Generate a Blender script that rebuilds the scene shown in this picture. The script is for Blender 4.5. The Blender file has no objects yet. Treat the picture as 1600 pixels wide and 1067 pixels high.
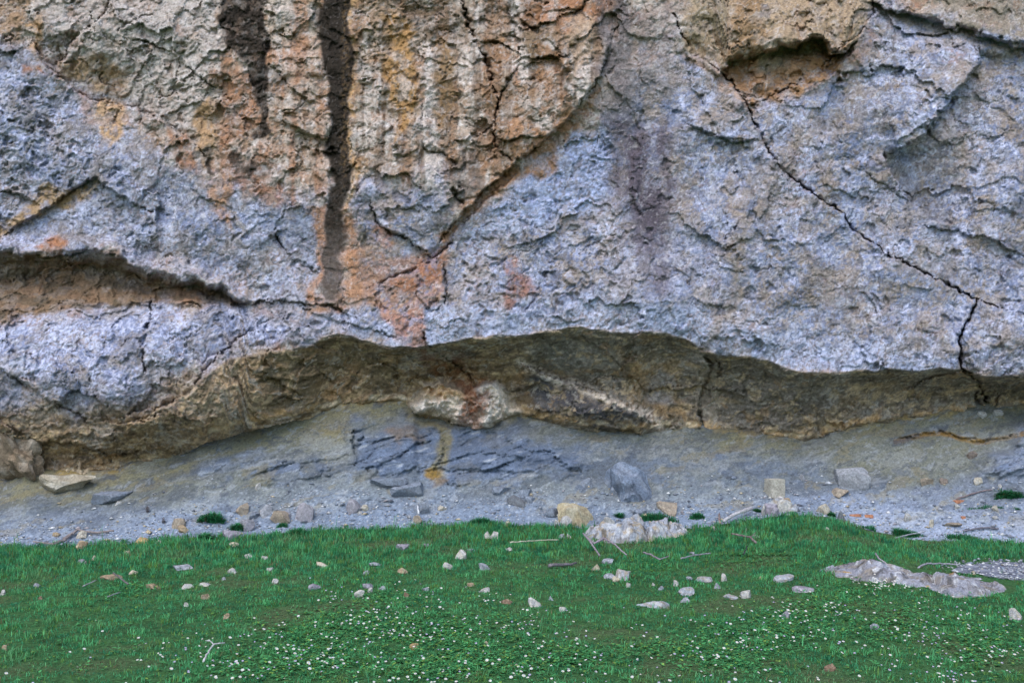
import bpy, math, random
import numpy as np
from mathutils import Vector

# ------------------------------------------------------------------ camera, sky, sun, exposure
sc = bpy.context.scene
COL = sc.collection
FPX, UC, VH, CAMZ = 1556.0, 800.0, 641.0, 1.6       # focal length in photo pixels, principal column, horizon row, eye height
cam_d = bpy.data.cameras.new('camera')
cam = bpy.data.objects.new('camera', cam_d)
COL.objects.link(cam)
cam.location = (0, 0, CAMZ)
cam.rotation_euler = (math.radians(90), 0, 0)
cam_d.sensor_width = 36.0
cam_d.lens = 36.0 * FPX / 1600.0
cam_d.shift_y = (VH - 533.5) / 1600.0
cam_d.clip_end = 3000
sc.camera = cam

SUN_EL, SUN_AZ = math.radians(53), math.radians(200)   # azimuth clockwise from +Y: high, behind the camera, a little left
world = bpy.data.worlds.new('World'); sc.world = world; world.use_nodes = True
wn = world.node_tree.nodes; wl = world.node_tree.links
sky = wn.new('ShaderNodeTexSky'); sky.sky_type = 'NISHITA'; sky.sun_disc = False
sky.sun_elevation = SUN_EL; sky.sun_rotation = SUN_AZ
sky.air_density = 1.0; sky.dust_density = 1.0; sky.ozone_density = 1.5
bg = wn['Background']; bg.inputs['Strength'].default_value = 0.13
wl.new(sky.outputs['Color'], bg.inputs['Color'])
sun_d = bpy.data.lights.new('sun', 'SUN'); sun = bpy.data.objects.new('sun', sun_d); COL.objects.link(sun)
sun_d.energy = 1.0; sun_d.angle = math.radians(45); sun_d.color = (1.0, 0.95, 0.88)
dv = Vector((math.sin(SUN_AZ) * math.cos(SUN_EL), math.cos(SUN_AZ) * math.cos(SUN_EL), math.sin(SUN_EL)))
sun.rotation_euler = dv.to_track_quat('Z', 'Y').to_euler()
sun.location = (0, -5, 20)
vs = sc.view_settings
vs.view_transform = 'Standard'; vs.look = 'None'; vs.exposure = 1.2; vs.gamma = 1.0; vs.use_curve_mapping = False
sc.cycles.use_denoising = True
sc.cycles.max_bounces = 6; sc.cycles.diffuse_bounces = 4

# ------------------------------------------------------------------ numeric helpers
f32 = np.float32
RS = np.random.RandomState(7)
PERM = RS.permutation(512).astype(np.int32)
PERM = np.concatenate([PERM, PERM, PERM])
GA = RS.rand(512) * 2 * np.pi
GX, GY = np.cos(GA).astype(f32), np.sin(GA).astype(f32)
RV = [RS.rand(512).astype(f32) for _ in range(6)]

def perlin(x, y, seed=0):
    x = np.asarray(x, f32) + f32(seed * 17.37); y = np.asarray(y, f32) + f32(seed * 9.71)
    xi = np.floor(x); yi = np.floor(y)
    fx = x - xi; fy = y - yi
    xi = xi.astype(np.int32) & 511; yi = yi.astype(np.int32) & 511
    u = fx * fx * fx * (fx * (fx * 6 - 15) + 10); v = fy * fy * fy * (fy * (fy * 6 - 15) + 10)
    def g(ix, iy, dx, dy):
        h = PERM[PERM[ix & 511] + (iy & 511)]
        return GX[h] * dx + GY[h] * dy
    a = g(xi, yi, fx, fy); b = g(xi + 1, yi, fx - 1, fy)
    c = g(xi, yi + 1, fx, fy - 1); d = g(xi + 1, yi + 1, fx - 1, fy - 1)
    ab = a + u * (b - a); cd = c + u * (d - c)
    return (ab + v * (cd - ab)) * 1.4

def fbm(x, y, f, o=4, seed=0, gain=0.5):
    r = 0; a = 1.0; t = 0
    for i in range(o):
        r = r + a * perlin(x * f, y * f, seed + i * 3); t += a; a *= gain; f *= 2.03
    return r / t * 1.5

def ridged(x, y, f, o=4, seed=0, gain=0.55):
    r = 0; a = 1.0; t = 0
    for i in range(o):
        r = r + a * (1 - np.abs(perlin(x * f, y * f, seed + i * 5)) * 2); t += a; a *= gain; f *= 2.07
    return r / t

def worley(x, y, scale, seed=0, jit=0.9):
    """F1, F2 (in cells), facet plane value and cell random of the nearest cell"""
    x = np.asarray(x, f32) / scale + f32(seed * 3.3); y = np.asarray(y, f32) / scale + f32(seed * 5.1)
    xi = np.floor(x).astype(np.int32); yi = np.floor(y).astype(np.int32)
    f1 = np.full(x.shape, 9, f32); f2 = np.full(x.shape, 9, f32); pl = np.zeros(x.shape, f32); rr = np.zeros(x.shape, f32)
    for i in (-1, 0, 1):
        for j in (-1, 0, 1):
            h = PERM[PERM[(xi + i) & 511] + ((yi + j) & 511)]
            dx = x - (xi + i + 0.5 + (RV[0][h] - 0.5) * jit); dy = y - (yi + j + 0.5 + (RV[1][h] - 0.5) * jit)
            d = np.sqrt(dx * dx + dy * dy)
            n = d < f1
            f2 = np.where(n, f1, np.minimum(f2, d)); f1 = np.where(n, d, f1)
            pl = np.where(n, dx * (RV[2][h] - 0.5) * 2 + dy * (RV[3][h] - 0.5) * 2 + (RV[4][h] - 0.5) * 0.8, pl)
            rr = np.where(n, RV[5][h], rr)
    return f1, f2, pl, rr

def ss(a, b, x):
    t = np.clip((x - a) / (b - a), 0, 1)
    return t * t * (3 - 2 * t)

def line(pts):
    p = np.array(pts, float)
    return lambda u: np.interp(u, p[:, 0], p[:, 1])

def polydist(u, v, pts, closed=False, reach=1e9):
    """distance to a polyline, signed side (+ right of travel on the image), fraction along"""
    p = np.array(pts, float)
    if closed: p = np.vstack([p, p[:1]])
    best = np.full(u.shape, 1e9, f32); side = np.zeros(u.shape, f32); al = np.zeros(u.shape, f32)
    n = len(p) - 1
    for i in range(n):
        (ax, ay), (bx, by) = p[i], p[i + 1]
        ex, ey = bx - ax, by - ay; L = ex * ex + ey * ey + 1e-9
        t = np.clip(((u - ax) * ex + (v - ay) * ey) / L, 0, 1)
        dx = u - ax - t * ex; dy = v - ay - t * ey
        d = np.sqrt(dx * dx + dy * dy)
        m = d < best
        best = np.where(m, d, best)
        side = np.where(m, np.sign(ex * dy - ey * dx), side)
        al = np.where(m, (i + t) / n, al)
    return best, side, al

def inpoly(u, v, pts):
    p = np.array(pts, float); ins = np.zeros(u.shape, bool); j = len(p) - 1
    for i in range(len(p)):
        xi, yi = p[i]; xj, yj = p[j]
        c = ((yi > v) != (yj > v)) & (u < (xj - xi) * (v - yi) / (yj - yi + 1e-9) + xi)
        ins ^= c; j = i
    return ins

def saturate(c, k):
    l = (c @ np.array((.3, .55, .15)))[:, None]
    return np.clip(l + (c - l) * k, .01, .95)

class Field:
    """flat arrays with pixel coordinates; features act only inside their own bounding box"""
    def box(s, pts, r):
        p = np.array(pts, float)
        return np.nonzero((s.u > p[:, 0].min() - r) & (s.u < p[:, 0].max() + r) & (s.v > p[:, 1].min() - r) & (s.v < p[:, 1].max() + r))[0]
    def mask(s, pts, soft, warp=1.0):
        """soft-edged, noise-warped polygon mask"""
        i = s.box(pts, soft + 40 * warp)
        u = s.u[i] + s.wu[i] * warp; v = s.v[i] + s.wv[i] * warp
        d, _, _ = polydist(u, v, pts, True)
        sd = np.where(inpoly(u, v, pts), d, -d)
        m = np.zeros(s.u.shape, f32)
        m[i] = ss(-soft, soft, sd)
        return m
    def groove(s, pts, width, depth, step=0.0, decay=60, wob=3.0, ragged=0.7):
        width = width * 0.50
        i = s.box(pts, max(width * 4, decay * 3 if step else 0) + 14)
        u = s.u[i] + s.wu2[i] * wob * 1.6 + s.wu3[i] * 3.2; v = s.v[i] + s.wv2[i] * wob * 1.6 + s.wv3[i] * 3.2
        d, side, al = polydist(u, v, pts)
        w = width * (1 + ragged * 2.0 * s.nr[i])
        w = np.clip(w, width * 0.35, width * 2.4) * (0.35 + 0.65 * np.sin(np.pi * np.clip(al * 0.9 + 0.05, 0, 1)) ** 0.5)
        op = 0.25 + 0.75 * ss(-.45, .1, s.nr2[i])
        dd = depth * op * np.exp(-(d / w) ** 2)
        if step:
            dd = dd + 0.5 * step * side * np.exp(-d / decay) * ss(0, 2.0, d) * ss(0, .12, al) * ss(1, .88, al)
        s.dep[i] += dd
    def bump(s, u0, v0, ru, rv, amp, p=1.0):
        r2 = ((s.u - u0) / ru) ** 2 + ((s.v - v0) / rv) ** 2
        s.dep += amp * np.exp(-r2 ** p)
    def paint(s, col, m):
        m = m[:, None]; s.col = s.col * (1 - m) + np.array(col, f32) * m

def P(u, v, Y):
    return (u - UC) / FPX * Y, Y, CAMZ + (VH - v) / FPX * Y

def axis(lo, hi, step, far_lo, far_hi, grow=1.25, mid=0, mstep=1.0):
    a = list(np.arange(lo, hi + step, step))
    if mid: a = list(np.arange(lo - mid, lo - mstep * .5, mstep)) + a + list(np.arange(a[-1] + mstep, a[-1] + mid, mstep))
    s = mstep if mid else step; x = a[-1]
    while x < far_hi: s *= grow; x += s; a.append(x)
    s = mstep if mid else step; x = a[0]; b = []
    while x > far_lo: s *= grow; x -= s; b.append(x)
    return np.array(b[::-1] + a)

# ------------------------------------------------------------------ scene helpers
MATS = {}
def newmat(name):
    m = bpy.data.materials.new(name); m.use_nodes = True
    MATS[name] = m
    nt = m.node_tree
    return m, nt.nodes, nt.links, nt.nodes['Principled BSDF']

def attr_mat(name, var=0.35,  f1=30, f2=110, bump=0.5, dist=0.01, rough=0.9, sat=0.12, spec=0.06, bumpf=45, attr='Col'):
    """stone / soil: colour attribute of the mesh, broken up by fine procedural grain, with fine relief"""
    m, N, L, B = newmat(name)
    B.inputs['Roughness'].default_value = rough
    B.inputs['Specular IOR Level'].default_value = spec
    at = N.new('ShaderNodeAttribute'); at.attribute_name = attr
    tc = N.new('ShaderNodeTexCoord')
    n1 = N.new('ShaderNodeTexNoise'); n1.inputs['Scale'].default_value = f1; n1.inputs['Detail'].default_value = 4; n1.inputs['Roughness'].default_value = 0.7
    n2 = N.new('ShaderNodeTexNoise'); n2.inputs['Scale'].default_value = f2; n2.inputs['Detail'].default_value = 3
    for n in (n1, n2): L.new(tc.outputs['Object'], n.inputs['Vector'])
    mr = N.new('ShaderNodeMapRange'); mr.inputs['From Min'].default_value = 0.36; mr.inputs['From Max'].default_value = 0.64
    mr.inputs['To Min'].default_value = 1 - var; mr.inputs['To Max'].default_value = 1 + var
    L.new(n1.outputs['Fac'], mr.inputs['Value'])
    mr2 = N.new('ShaderNodeMapRange'); mr2.inputs['From Min'].default_value = 0.3; mr2.inputs['From Max'].default_value = 0.7
    mr2.inputs['To Min'].default_value = 1 - var * .6; mr2.inputs['To Max'].default_value = 1 + var * .6
    L.new(n2.outputs['Fac'], mr2.inputs['Value'])
    mm = N.new('ShaderNodeMath'); mm.operation = 'MULTIPLY'
    L.new(mr.outputs[0], mm.inputs[0]); L.new(mr2.outputs[0], mm.inputs[1])
    vm = N.new('ShaderNodeVectorMath'); vm.operation = 'SCALE'
    L.new(at.outputs['Color'], vm.inputs[0]); L.new(mm.outputs[0], vm.inputs['Scale'])
    L.new(vm.outputs[0], B.inputs['Base Color'])
    nb = N.new('ShaderNodeTexNoise'); nb.inputs['Scale'].default_value = bumpf; nb.inputs['Detail'].default_value = 5; nb.inputs['Roughness'].default_value = 0.65
    L.new(tc.outputs['Object'], nb.inputs['Vector'])
    bp = N.new('ShaderNodeBump'); bp.inputs['Strength'].default_value = bump; bp.inputs['Distance'].default_value = dist
    L.new(nb.outputs['Fac'], bp.inputs['Height']); L.new(bp.outputs['Normal'], B.inputs['Normal'])
    return m

def mesh_obj(name, verts, faces, mat, parent=None, cols=None, smooth=True):
    """verts (n,3), faces (m,k) index array of one size k"""
    verts = np.asarray(verts, f32); faces = np.asarray(faces, np.int32)
    me = bpy.data.meshes.new(name)
    k = faces.shape[1]
    me.vertices.add(len(verts)); me.vertices.foreach_set('co', verts.ravel())
    me.loops.add(faces.size); me.loops.foreach_set('vertex_index', faces.ravel())
    me.polygons.add(len(faces)); me.polygons.foreach_set('loop_start', np.arange(0, faces.size, k, dtype=np.int32))
    me.update(calc_edges=True)
    if smooth: me.polygons.foreach_set('use_smooth', np.ones(len(faces), bool))
    if cols is not None:
        a = me.color_attributes.new('Col', 'FLOAT_COLOR', 'POINT')
        c = np.ones((len(verts), 4), f32); c[:, :3] = np.clip(cols, 0, 1); a.data.foreach_set('color', c.ravel())
    if mat: me.materials.append(mat)
    o = bpy.data.objects.new(name, me); COL.objects.link(o)
    if parent: o.parent = parent
    return o

def tag(o, label=None, cat=None, group=None, kind=None):
    if label: o['label'] = label
    if cat: o['category'] = cat
    if group: o['group'] = group
    if kind: o['kind'] = kind
    return o

def empty(name, loc=(0, 0, 0)):
    e = bpy.data.objects.new(name, None); COL.objects.link(e); e.location = loc; e.empty_display_size = 0.2
    return e

# ------------------------------------------------------------------ the main lines of the place (photo columns -> rows)
LIP0 = line([(-3000, 640), (-400, 640), (0, 650), (120, 650), (230, 637), (304, 595), (358, 560), (420, 548), (479, 542), (530, 521), (591, 534), (631, 541), (658, 543), (732, 529), (780, 522), (834, 522),
            (888, 510), (918, 511), (962, 519), (1002, 515), (1036, 520), (1070, 532), (1111, 552), (1171, 559), (1222, 571), (1293, 586), (1347, 579), (1397, 578),
            (1492, 579), (1505, 577), (1532, 587), (1600, 591), (1800, 600), (2200, 610), (4500, 620)])
def LIP(u):
    u = np.asarray(u, f32)
    return LIP0(u) + 6 * fbm(u / 75, u * 0, 1.0, 3, 501) + 2.0 * fbm(u / 24, u * 0, 1.0, 2, 502)
FOOT0 = line([(-3000, 760), (-300, 760), (-20, 758), (20, 745), (45, 735), (130, 740), (180, 736), (225, 720), (270, 701), (310, 682), (370, 664), (430, 649), (480, 641), (540, 629), (610, 621),
             (645, 628), (655, 642), (700, 652), (730, 660), (770, 658), (795, 646), (808, 642), (850, 655), (930, 665), (1000, 669), (1040, 664), (1095, 665), (1110, 672), (1150, 672), (1200, 681), (1260, 685), (1300, 673), (1345, 661),
             (1400, 651), (1480, 643), (1540, 641), (1600, 632), (1800, 630), (2300, 660), (4500, 680)])
EDGE = line([(-3000, 862), (0, 857), (100, 852), (200, 849), (300, 838), (400, 838), (480, 828), (600, 826), (720, 818), (800, 820), (900, 824), (1000, 828), (1100, 824), (1180, 812),
             (1230, 804), (1290, 808), (1350, 826), (1420, 842), (1500, 846), (1600, 848), (2000, 850), (4500, 860)])
FOOT_Y = line([(-3000, 12.7), (-200, 12.7), (60, 12.72), (200, 12.85), (350, 13.08), (500, 13.32), (700, 13.48), (1000, 13.48), (1300, 13.44), (1600, 13.46), (2000, 13.4), (4500, 13.4)])
EDGE_Y = line([(-3000, 11.2), (0, 11.2), (400, 11.5), (760, 11.8), (1250, 12.0), (1420, 11.7), (1600, 11.6), (4500, 11.6)])
def FOOT(u):
    u = np.asarray(u, f32)
    return FOOT0(u) + 3.0 * fbm(u / 40, u * 0, 1.0, 4, 505)
# ------------------------------------------------------------------ the cliff
def grid(ua, va):
    nu, nv = len(ua), len(va)
    U, V = np.meshgrid(ua, va)
    idx = np.arange(nu * nv).reshape(nv, nu)
    q = np.stack([idx[1:, :-1], idx[1:, 1:], idx[:-1, 1:], idx[:-1, :-1]], -1).reshape(-1, 4)
    return U.ravel().astype(f32), V.ravel().astype(f32), q

def common(F, X, S):
    F.wu = (fbm(X, S, 2.2, 4, 40) * 22).astype(f32); F.wv = (fbm(X, S, 2.2, 4, 50) * 22).astype(f32)
    F.wu2 = fbm(X, S, 5.0, 3, 60).astype(f32); F.wv2 = fbm(X, S, 5.0, 3, 70).astype(f32)
    F.wu3 = fbm(X, S, 16.0, 3, 64).astype(f32); F.wv3 = fbm(X, S, 16.0, 3, 74).astype(f32)
    F.nr = fbm(X, S, 4.0, 3, 80).astype(f32); F.nr2 = fbm(X, S, 2.2, 3, 84).astype(f32)

def arc(dep, u, v, nv, nu, anchor):
    """height measured along the rock surface, so that texture is not stretched on roofs and shelves"""
    _, Y, Z = P(u, v, dep); Y = Y.reshape(nv, nu); Z = Z.reshape(nv, nu)
    k = np.ones(9) / 9.0
    Y = np.apply_along_axis(lambda r_: np.convolve(np.pad(r_, 4, 'edge'), k, 'valid'), 1, Y)
    d = np.sqrt(np.diff(Y, axis=0) ** 2 + np.diff(Z, axis=0) ** 2)
    s_ = np.concatenate([np.zeros((1, nu)), np.cumsum(d, 0)], 0)
    i = int(np.argmin(np.abs(va - anchor)))
    return (Z[i:i + 1] - (s_ - s_[i:i + 1])).ravel().astype(f32)

C = Field()
ua = axis(-40, 1640, 1.58, -2600, 4200, 1.22, 260, 4.0); va = axis(-25, 775, 1.55, -1700, 790, 1.22)
C.u, C.v, cq = grid(ua, va)
u, v = C.u, C.v
lip, foot = LIP(u).astype(f32), FOOT(u).astype(f32)

# large form: face, belly above the lip, shelter going back under it, footing
Yf = 12.75 + 0.35 * ss(300, -200, v) + 0.10 * np.sin(u / 210.0 + 1.0) - 0.16 * np.exp(-((v - lip + 30) / 70) ** 2)
t = np.clip((v - lip) / np.maximum(foot - lip, 12), 0, 1.4)
R = np.interp(u, [-3000, 0, 200, 330, 480, 620, 1000, 1300, 1600, 4500], [.3, .35, .5, .8, 1.25, 1.45, 1.45, 1.2, 1.2, 1.2])
fy = FOOT_Y(u)
back = 1 - (1 - np.clip(t, 0, 1)) ** 2.5
Yl = 12.75 + 0.10 * np.sin(u / 210.0 + 1.0) - 0.13
Yrec = Yl + (fy + 0.05 - Yl) * back + np.maximum(t - 1, 0) * 0.8
Yb = np.where(v < lip, Yf, Yrec)
# left lower block: a rounded belly that turns under
bx = ss(560, 330, u)
tb = np.clip((v - 480) / 260, 0, 1)
Yblock = 12.9 - 0.62 * np.sin(np.pi * np.clip(tb * 0.86 + 0.10, 0, 1)) ** 0.8 + 0.35 * ss(0.6, 1.0, tb)
bx = bx * ss(452, 505, v + 14 * np.sin(u / 37.0) + 9 * np.sin(u / 15.0 + 1))
Yb = Yb * (1 - bx) + np.minimum(Yblock, fy + .1) * bx
C.dep = Yb.astype(f32)
x0, _, z0 = P(u, v, C.dep)
X = x0.astype(f32); S = arc(C.dep, u, v, len(va), len(ua), 250)
common(C, X, S)
inrec = (ss(-3, 5, v - lip) * ss(150, 420, u)).astype(f32)          # shelter wall
under = np.maximum(inrec, ss(-15, 40, v - (lip + 12)) * ss(420, 150, u)).astype(f32)

# middle-size forms of the face
for a in [(60, 300, 150, 70, .10), (200, 250, 130, 50, -.10), (450, 170, 60, 110, -.16), (620, 200, 70, 180, -.08), (850, 110, 90, 90, -.14),
          (880, 270, 120, 60, -.06), (1230, 400, 160, 130, -.12), (1010, 250, 40, 150, .08), (1400, 150, 120, 110, -.16), (1460, 300, 70, 60, .22),
          (1440, 430, 160, 60, -.08), (330, 130, 110, 70, -.10), (110, 60, 70, 50, -.14), (600, 430, 60, 50, .06), (300, 380, 160, 50, -.10),
          (140, 570, 150, 60, -.10), (320, 520, 70, 40, -.05), (1560, 540, 50, 50, -.12), (700, 330, 60, 40, -.10), (1130, 210, 60, 40, -.10), (1200, 40, 110, 50, -.28), (1320, 40, 50, 50, -.2),
          (900, 565, 90, 30, -.18), (905, 640, 95, 26, -.34), (1040, 600, 40, 45, .05), (1250, 630, 150, 45, -.28), (540, 600, 140, 34, -.10), (700, 585, 36, 34, .10), (430, 610, 80, 40, -.08)]:
    C.bump(*a)

def hollow(lipl, floorl, depth, u0, u1, k=0.8, sharp=0.12):
    L1, L2 = line(lipl), line(floorl)
    i = np.nonzero((u > u0) & (u < u1))[0]
    a, b = L1(u[i] + C.wu2[i] * 6) + C.wv2[i] * 9 + C.wv3[i] * 1.5, L2(u[i] + C.wu[i] * .5) + C.wv[i] * .55 + C.wv3[i] * 2
    tt = (v[i] - a) / np.maximum(b - a, 3)
    sh = ss(0, sharp, tt) * np.clip(1 - tt, 0, 1) ** k * ss(u0, u0 + 30, u[i]) * ss(u1, u1 - 30, u[i])
    C.dep[i] += np.where((tt > 0) & (tt < 1), depth * sh, 0) - 0.35 * depth * np.exp(-((v[i] - a + 9) / 13.0) ** 2) * (tt <= 0) * ss(u0, u0 + 30, u[i]) * ss(u1, u1 - 30, u[i])
# long hollow at left, cavity at upper right, brow under the top-right ledge
hollow([(-60, 392), (0, 394), (60, 403), (120, 394), (170, 395), (230, 428), (300, 440), (345, 452), (380, 474), (470, 476)],
       [(-60, 498), (0, 494), (60, 480), (130, 476), (240, 474), (380, 480), (470, 480)], 0.50, -200, 395, 0.8, 0.40)
hollow([(1120, 118), (1135, 106), (1140, 94), (1163, 90), (1172, 80), (1200, 79), (1226, 68), (1250, 70), (1272, 56), (1284, 60), (1296, 80), (1318, 86), (1332, 70), (1345, 60)],
       [(1120, 120), (1150, 150), (1165, 172), (1200, 165), (1240, 145), (1290, 122), (1345, 70)], 0.36, 1110, 1345, 0.8, 0.10)
for a in [(1190, 130, 22, 16, -.10), (1240, 105, 26, 16, -.12), (1290, 95, 18, 12, -.12), (1165, 160, 14, 10, -.08)]: C.bump(*a)
md = C.mask([(650, 625), (655, 607), (690, 603), (720, 612), (745, 600), (775, 608), (795, 628), (798, 645), (770, 662), (720, 664), (690, 652), (652, 645)], 13, .8)
C.dep -= .27 * md * (1 + .45 * C.wu2 + .3 * C.wu3)
hollow([(1365, 4), (1420, 22), (1480, 38), (1530, 50), (1600, 70), (1700, 95)], [(1365, 20), (1420, 60), (1480, 80), (1530, 110), (1600, 150), (1700, 180)], 0.22, 1345, 1900, 1.2, 0.12)

S = arc(C.dep, u, v, len(va), len(ua), 250)
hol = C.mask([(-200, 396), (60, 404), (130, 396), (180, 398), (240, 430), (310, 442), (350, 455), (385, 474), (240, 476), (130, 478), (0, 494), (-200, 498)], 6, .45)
under = np.maximum(under, hol)
# joints and cracks: points, half width px, depth m, step m (+: right of travel lies deeper), decay px
JOINTS = [
 ([(1052, 20), (1062, 45), (1085, 85), (1128, 115), (1160, 150), (1178, 190), (1200, 235), (1225, 270), (1275, 305), (1305, 325), (1335, 360), (1380, 395), (1430, 420), (1490, 447), (1525, 470)], 2.6, .22, -.10, 60),
 ([(1520, 466), (1545, 473), (1570, 482), (1600, 492), (1650, 505), (1760, 540)], 2.4, .20, -.06, 40),
 ([(1528, 466), (1512, 500), (1497, 530), (1500, 560), (1505, 580), (1530, 600), (1545, 640)], 3.6, .30, -.10, 40),
 ([(1532, 74), (1530, 100), (1510, 122), (1475, 168), (1440, 212), (1420, 228), (1385, 240)], 2.2, .10, -.34, 70),
 ([(1382, 238), (1386, 262), (1405, 290), (1425, 318), (1460, 345), (1500, 352)], 2.5, .10, -.32, 55),
 ([(1350, 268), (1378, 288), (1425, 318)], 1.6, .05, .03, 30),
 ([(1365, -5), (1362, 20), (1345, 50), (1318, 70), (1300, 92), (1280, 112), (1225, 140), (1175, 165)], 2.5, .10, .05, 40),
 ([(718, -10), (728, 30), (741, 62), (757, 90), (766, 112), (772, 140), (779, 166)], 3.2, .22, -.06, 40),
 ([(741, 64), (765, 64), (790, 70), (804, 82), (814, 90)], 2.2, .12, .06, 30),
 ([(779, 166), (775, 190), (774, 215), (780, 238), (800, 252)], 2.6, .18, .05, 30),
 ([(779, 166), (786, 140), (800, 118), (812, 100)], 1.8, .10, .04, 25),
 ([(775, 190), (758, 205), (742, 214)], 1.8, .12, .05, 22),
 ([(800, -5), (810, 20), (822, 42), (835, 45), (870, 30), (905, 12), (925, -5)], 2.2, .10, .10, 30),
 ([(962, 40), (945, 100), (932, 128), (915, 150), (895, 180), (860, 212), (835, 235), (812, 250), (790, 270), (765, 290), (735, 322), (705, 352), (688, 376)], 2.8, .14, -.20, 55),
 ([(812, 268), (775, 298), (742, 330), (715, 358), (700, 384)], 2.0, .06, .10, 22),
 ([(577, 318), (590, 350), (608, 362), (640, 376), (662, 392), (672, 402)], 2.6, .16, .12, 40),
 ([(704, 296), (712, 308), (726, 318)], 3.0, .16, .05, 20),
 ([(660, 228), (672, 236), (690, 240), (712, 256)], 2.2, .10, .10, 25),
 ([(708, 375), (690, 395), (668, 408), (640, 425), (600, 440), (570, 450)], 4.5, .14, .06, 35),
 ([(684, 404), (694, 428), (698, 452), (694, 478)], 2.4, .14, -.06, 30),
 ([(650, 455), (660, 475), (675, 490), (690, 478)], 1.8, .08, .04, 25),
 ([(431, 366), (438, 382), (452, 400), (472, 412), (497, 423)], 2.4, .16, .05, 35),
 ([(340, 450), (378, 474), (420, 474), (440, 470), (500, 476), (530, 484), (560, 498)], 2.6, .14, .06, 30),
 ([(52, 58), (60, 78), (72, 100), (95, 122), (118, 138), (135, 152), (158, 160), (200, 166), (235, 180), (262, 196), (300, 222), (320, 245)], 2.8, .12, -.16, 50),
 ([(172, -5), (165, 20), (140, 40), (112, 62), (100, 92), (88, 100)], 2.4, .12, .12, 35),
 ([(140, 20), (138, 52), (128, 74), (112, 92), (100, 100)], 1.8, .10, -.04, 25),
 ([(200, 60), (225, 66), (252, 76), (275, 88), (310, 120), (350, 148)], 2.4, .12, .06, 40),
 ([(240, 28), (222, 26), (200, 36), (186, 50)], 2.0, .10, .06, 30),
 ([(0, 372), (35, 348), (70, 330), (105, 300), (150, 280), (175, 300), (200, 318), (240, 330)], 2.6, .10, .16, 40),
 ([(0, 300), (35, 306), (60, 320)], 3.0, .10, .10, 30),
 ([(440, 190), (470, 205), (500, 216), (512, 220)], 2.6, .10, .14, 30),
 ([(420, 100), (450, 130), (470, 150), (500, 165)], 1.8, .08, .08, 30),
 ([(236, 472), (234, 500), (226, 530), (224, 560), (228, 578)], 3.4, .14, .05, 40),
 ([(420, 500), (372, 530), (352, 545), (330, 568), (312, 592), (296, 615), (240, 640), (180, 650)], 3.0, .16, .14, 50),
 ([(-20, 560), (0, 576), (30, 596), (45, 606), (70, 622), (110, 640)], 3.0, .14, .12, 45),
 ([(110, 640), (135, 655), (150, 680), (160, 700)], 2.2, .10, .06, 35),
 ([(250, 640), (230, 655), (190, 662), (150, 655)], 2.4, .10, .10, 30),
 ([(40, 700), (90, 690), (130, 700), (175, 712), (220, 705)], 2.4, .10, .10, 30),
 ([(420, 470), (424, 500), (410, 520)], 1.6, .08, .03, 20), ([(450, 476), (445, 500)], 1.6, .08, .03, 20), ([(500, 500), (503, 530)], 1.6, .07, .02, 20), ([(470, 480), (520, 500), (570, 512), (620, 525)], 2.0, .08, .05, 25),
 ([(660, 520), (668, 542), (690, 552), (708, 568), (722, 576), (735, 584), (742, 605)], 4.0, .16, .08, 30),
 ([(575, 565), (590, 572), (606, 568), (625, 590), (640, 598), (655, 588)], 2.2, .10, .06, 30),
 ([(812, 562), (850, 585), (900, 602), (950, 620), (990, 638), (1028, 662)], 2.6, .10, -.30, 45),
 ([(1104, 556), (1112, 578), (1098, 600), (1092, 640), (1098, 672)], 4.5, .20, -.12, 35),
 ([(1118, 560), (1128, 580), (1120, 590)], 3.0, .14, .04, 25),
 ([(1532, 595), (1524, 618), (1532, 632), (1546, 640)], 3.4, .2, -.05, 30), ([(1560, 615), (1553, 640)], 3, .14, .05, 20),
 ([(900, 520), (930, 540), (960, 560), (985, 590), (1000, 620)], 2.0, .06, .06, 35),
 ([(390, 600), (430, 590), (470, 600), (500, 585), (530, 600)], 2.0, .08, .06, 30), ([(410, 640), (440, 620), (470, 625)], 2.0, .08, .06, 30),
 ([(1155, 350), (1120, 385), (1105, 402)], 2.2, .08, .06, 30), ([(960, 365), (920, 385), (905, 395)], 2.4, .07, .04, 25), ([(860, 410), (852, 430), (840, 460), (820, 490)], 2.2, .06, .04, 25),
 ([(1075, 195), (1110, 212), (1145, 222), (1178, 218)], 2.4, .06, .14, 35), ([(1205, 290), (1200, 320), (1188, 345)], 2.0, .06, -.06, 30),
 ([(1000, 190), (990, 250), (985, 300), (1000, 340)], 2.0, .03, .06, 40), ([(1440, 350), (1480, 360), (1540, 372), (1600, 400)], 2.2, .07, .08, 40), ([(1410, 100), (1400, 140), (1380, 170)], 1.8, .04, .05, 30),
]
for j in JOINTS: C.groove(*j)

# rock texture in metres
wx = X + 0.10 * C.wu2 + 0.02 * fbm(X, S, 14, 2, 11); wz = S + 0.10 * C.wv2 + 0.02 * fbm(X, S, 14, 2, 12)
rough = np.clip(0.34 + 0.83 * C.mask([(-60, -60), (960, -60), (940, 150), (780, 280), (560, 340), (420, 300), (200, 170), (60, 80), (-60, 60)], 30)
                + 0.5 * C.mask([(1060, -60), (1370, -60), (1350, 70), (1180, 180), (1120, 110)], 15) + 0.5 * C.mask([(-60, 480), (400, 480), (500, 500), (300, 640), (100, 740), (-60, 740)], 30)
                + .7 * C.mask([(1130, 110), (1200, 76), (1275, 58), (1335, 68), (1300, 120), (1200, 172), (1160, 172)], 8) + 0.3 * fbm(X, S, .8, 2, 90) + .45 * under + .8 * md, 0.16, 1.2)
streak = C.mask([(488, -40), (500, 80), (507, 130), (510, 190), (516, 300), (505, 380), (503, 440), (514, 474), (527, 474), (532, 400), (541, 330), (546, 250), (549, 150), (549, -40)], 4, .7)
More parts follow.
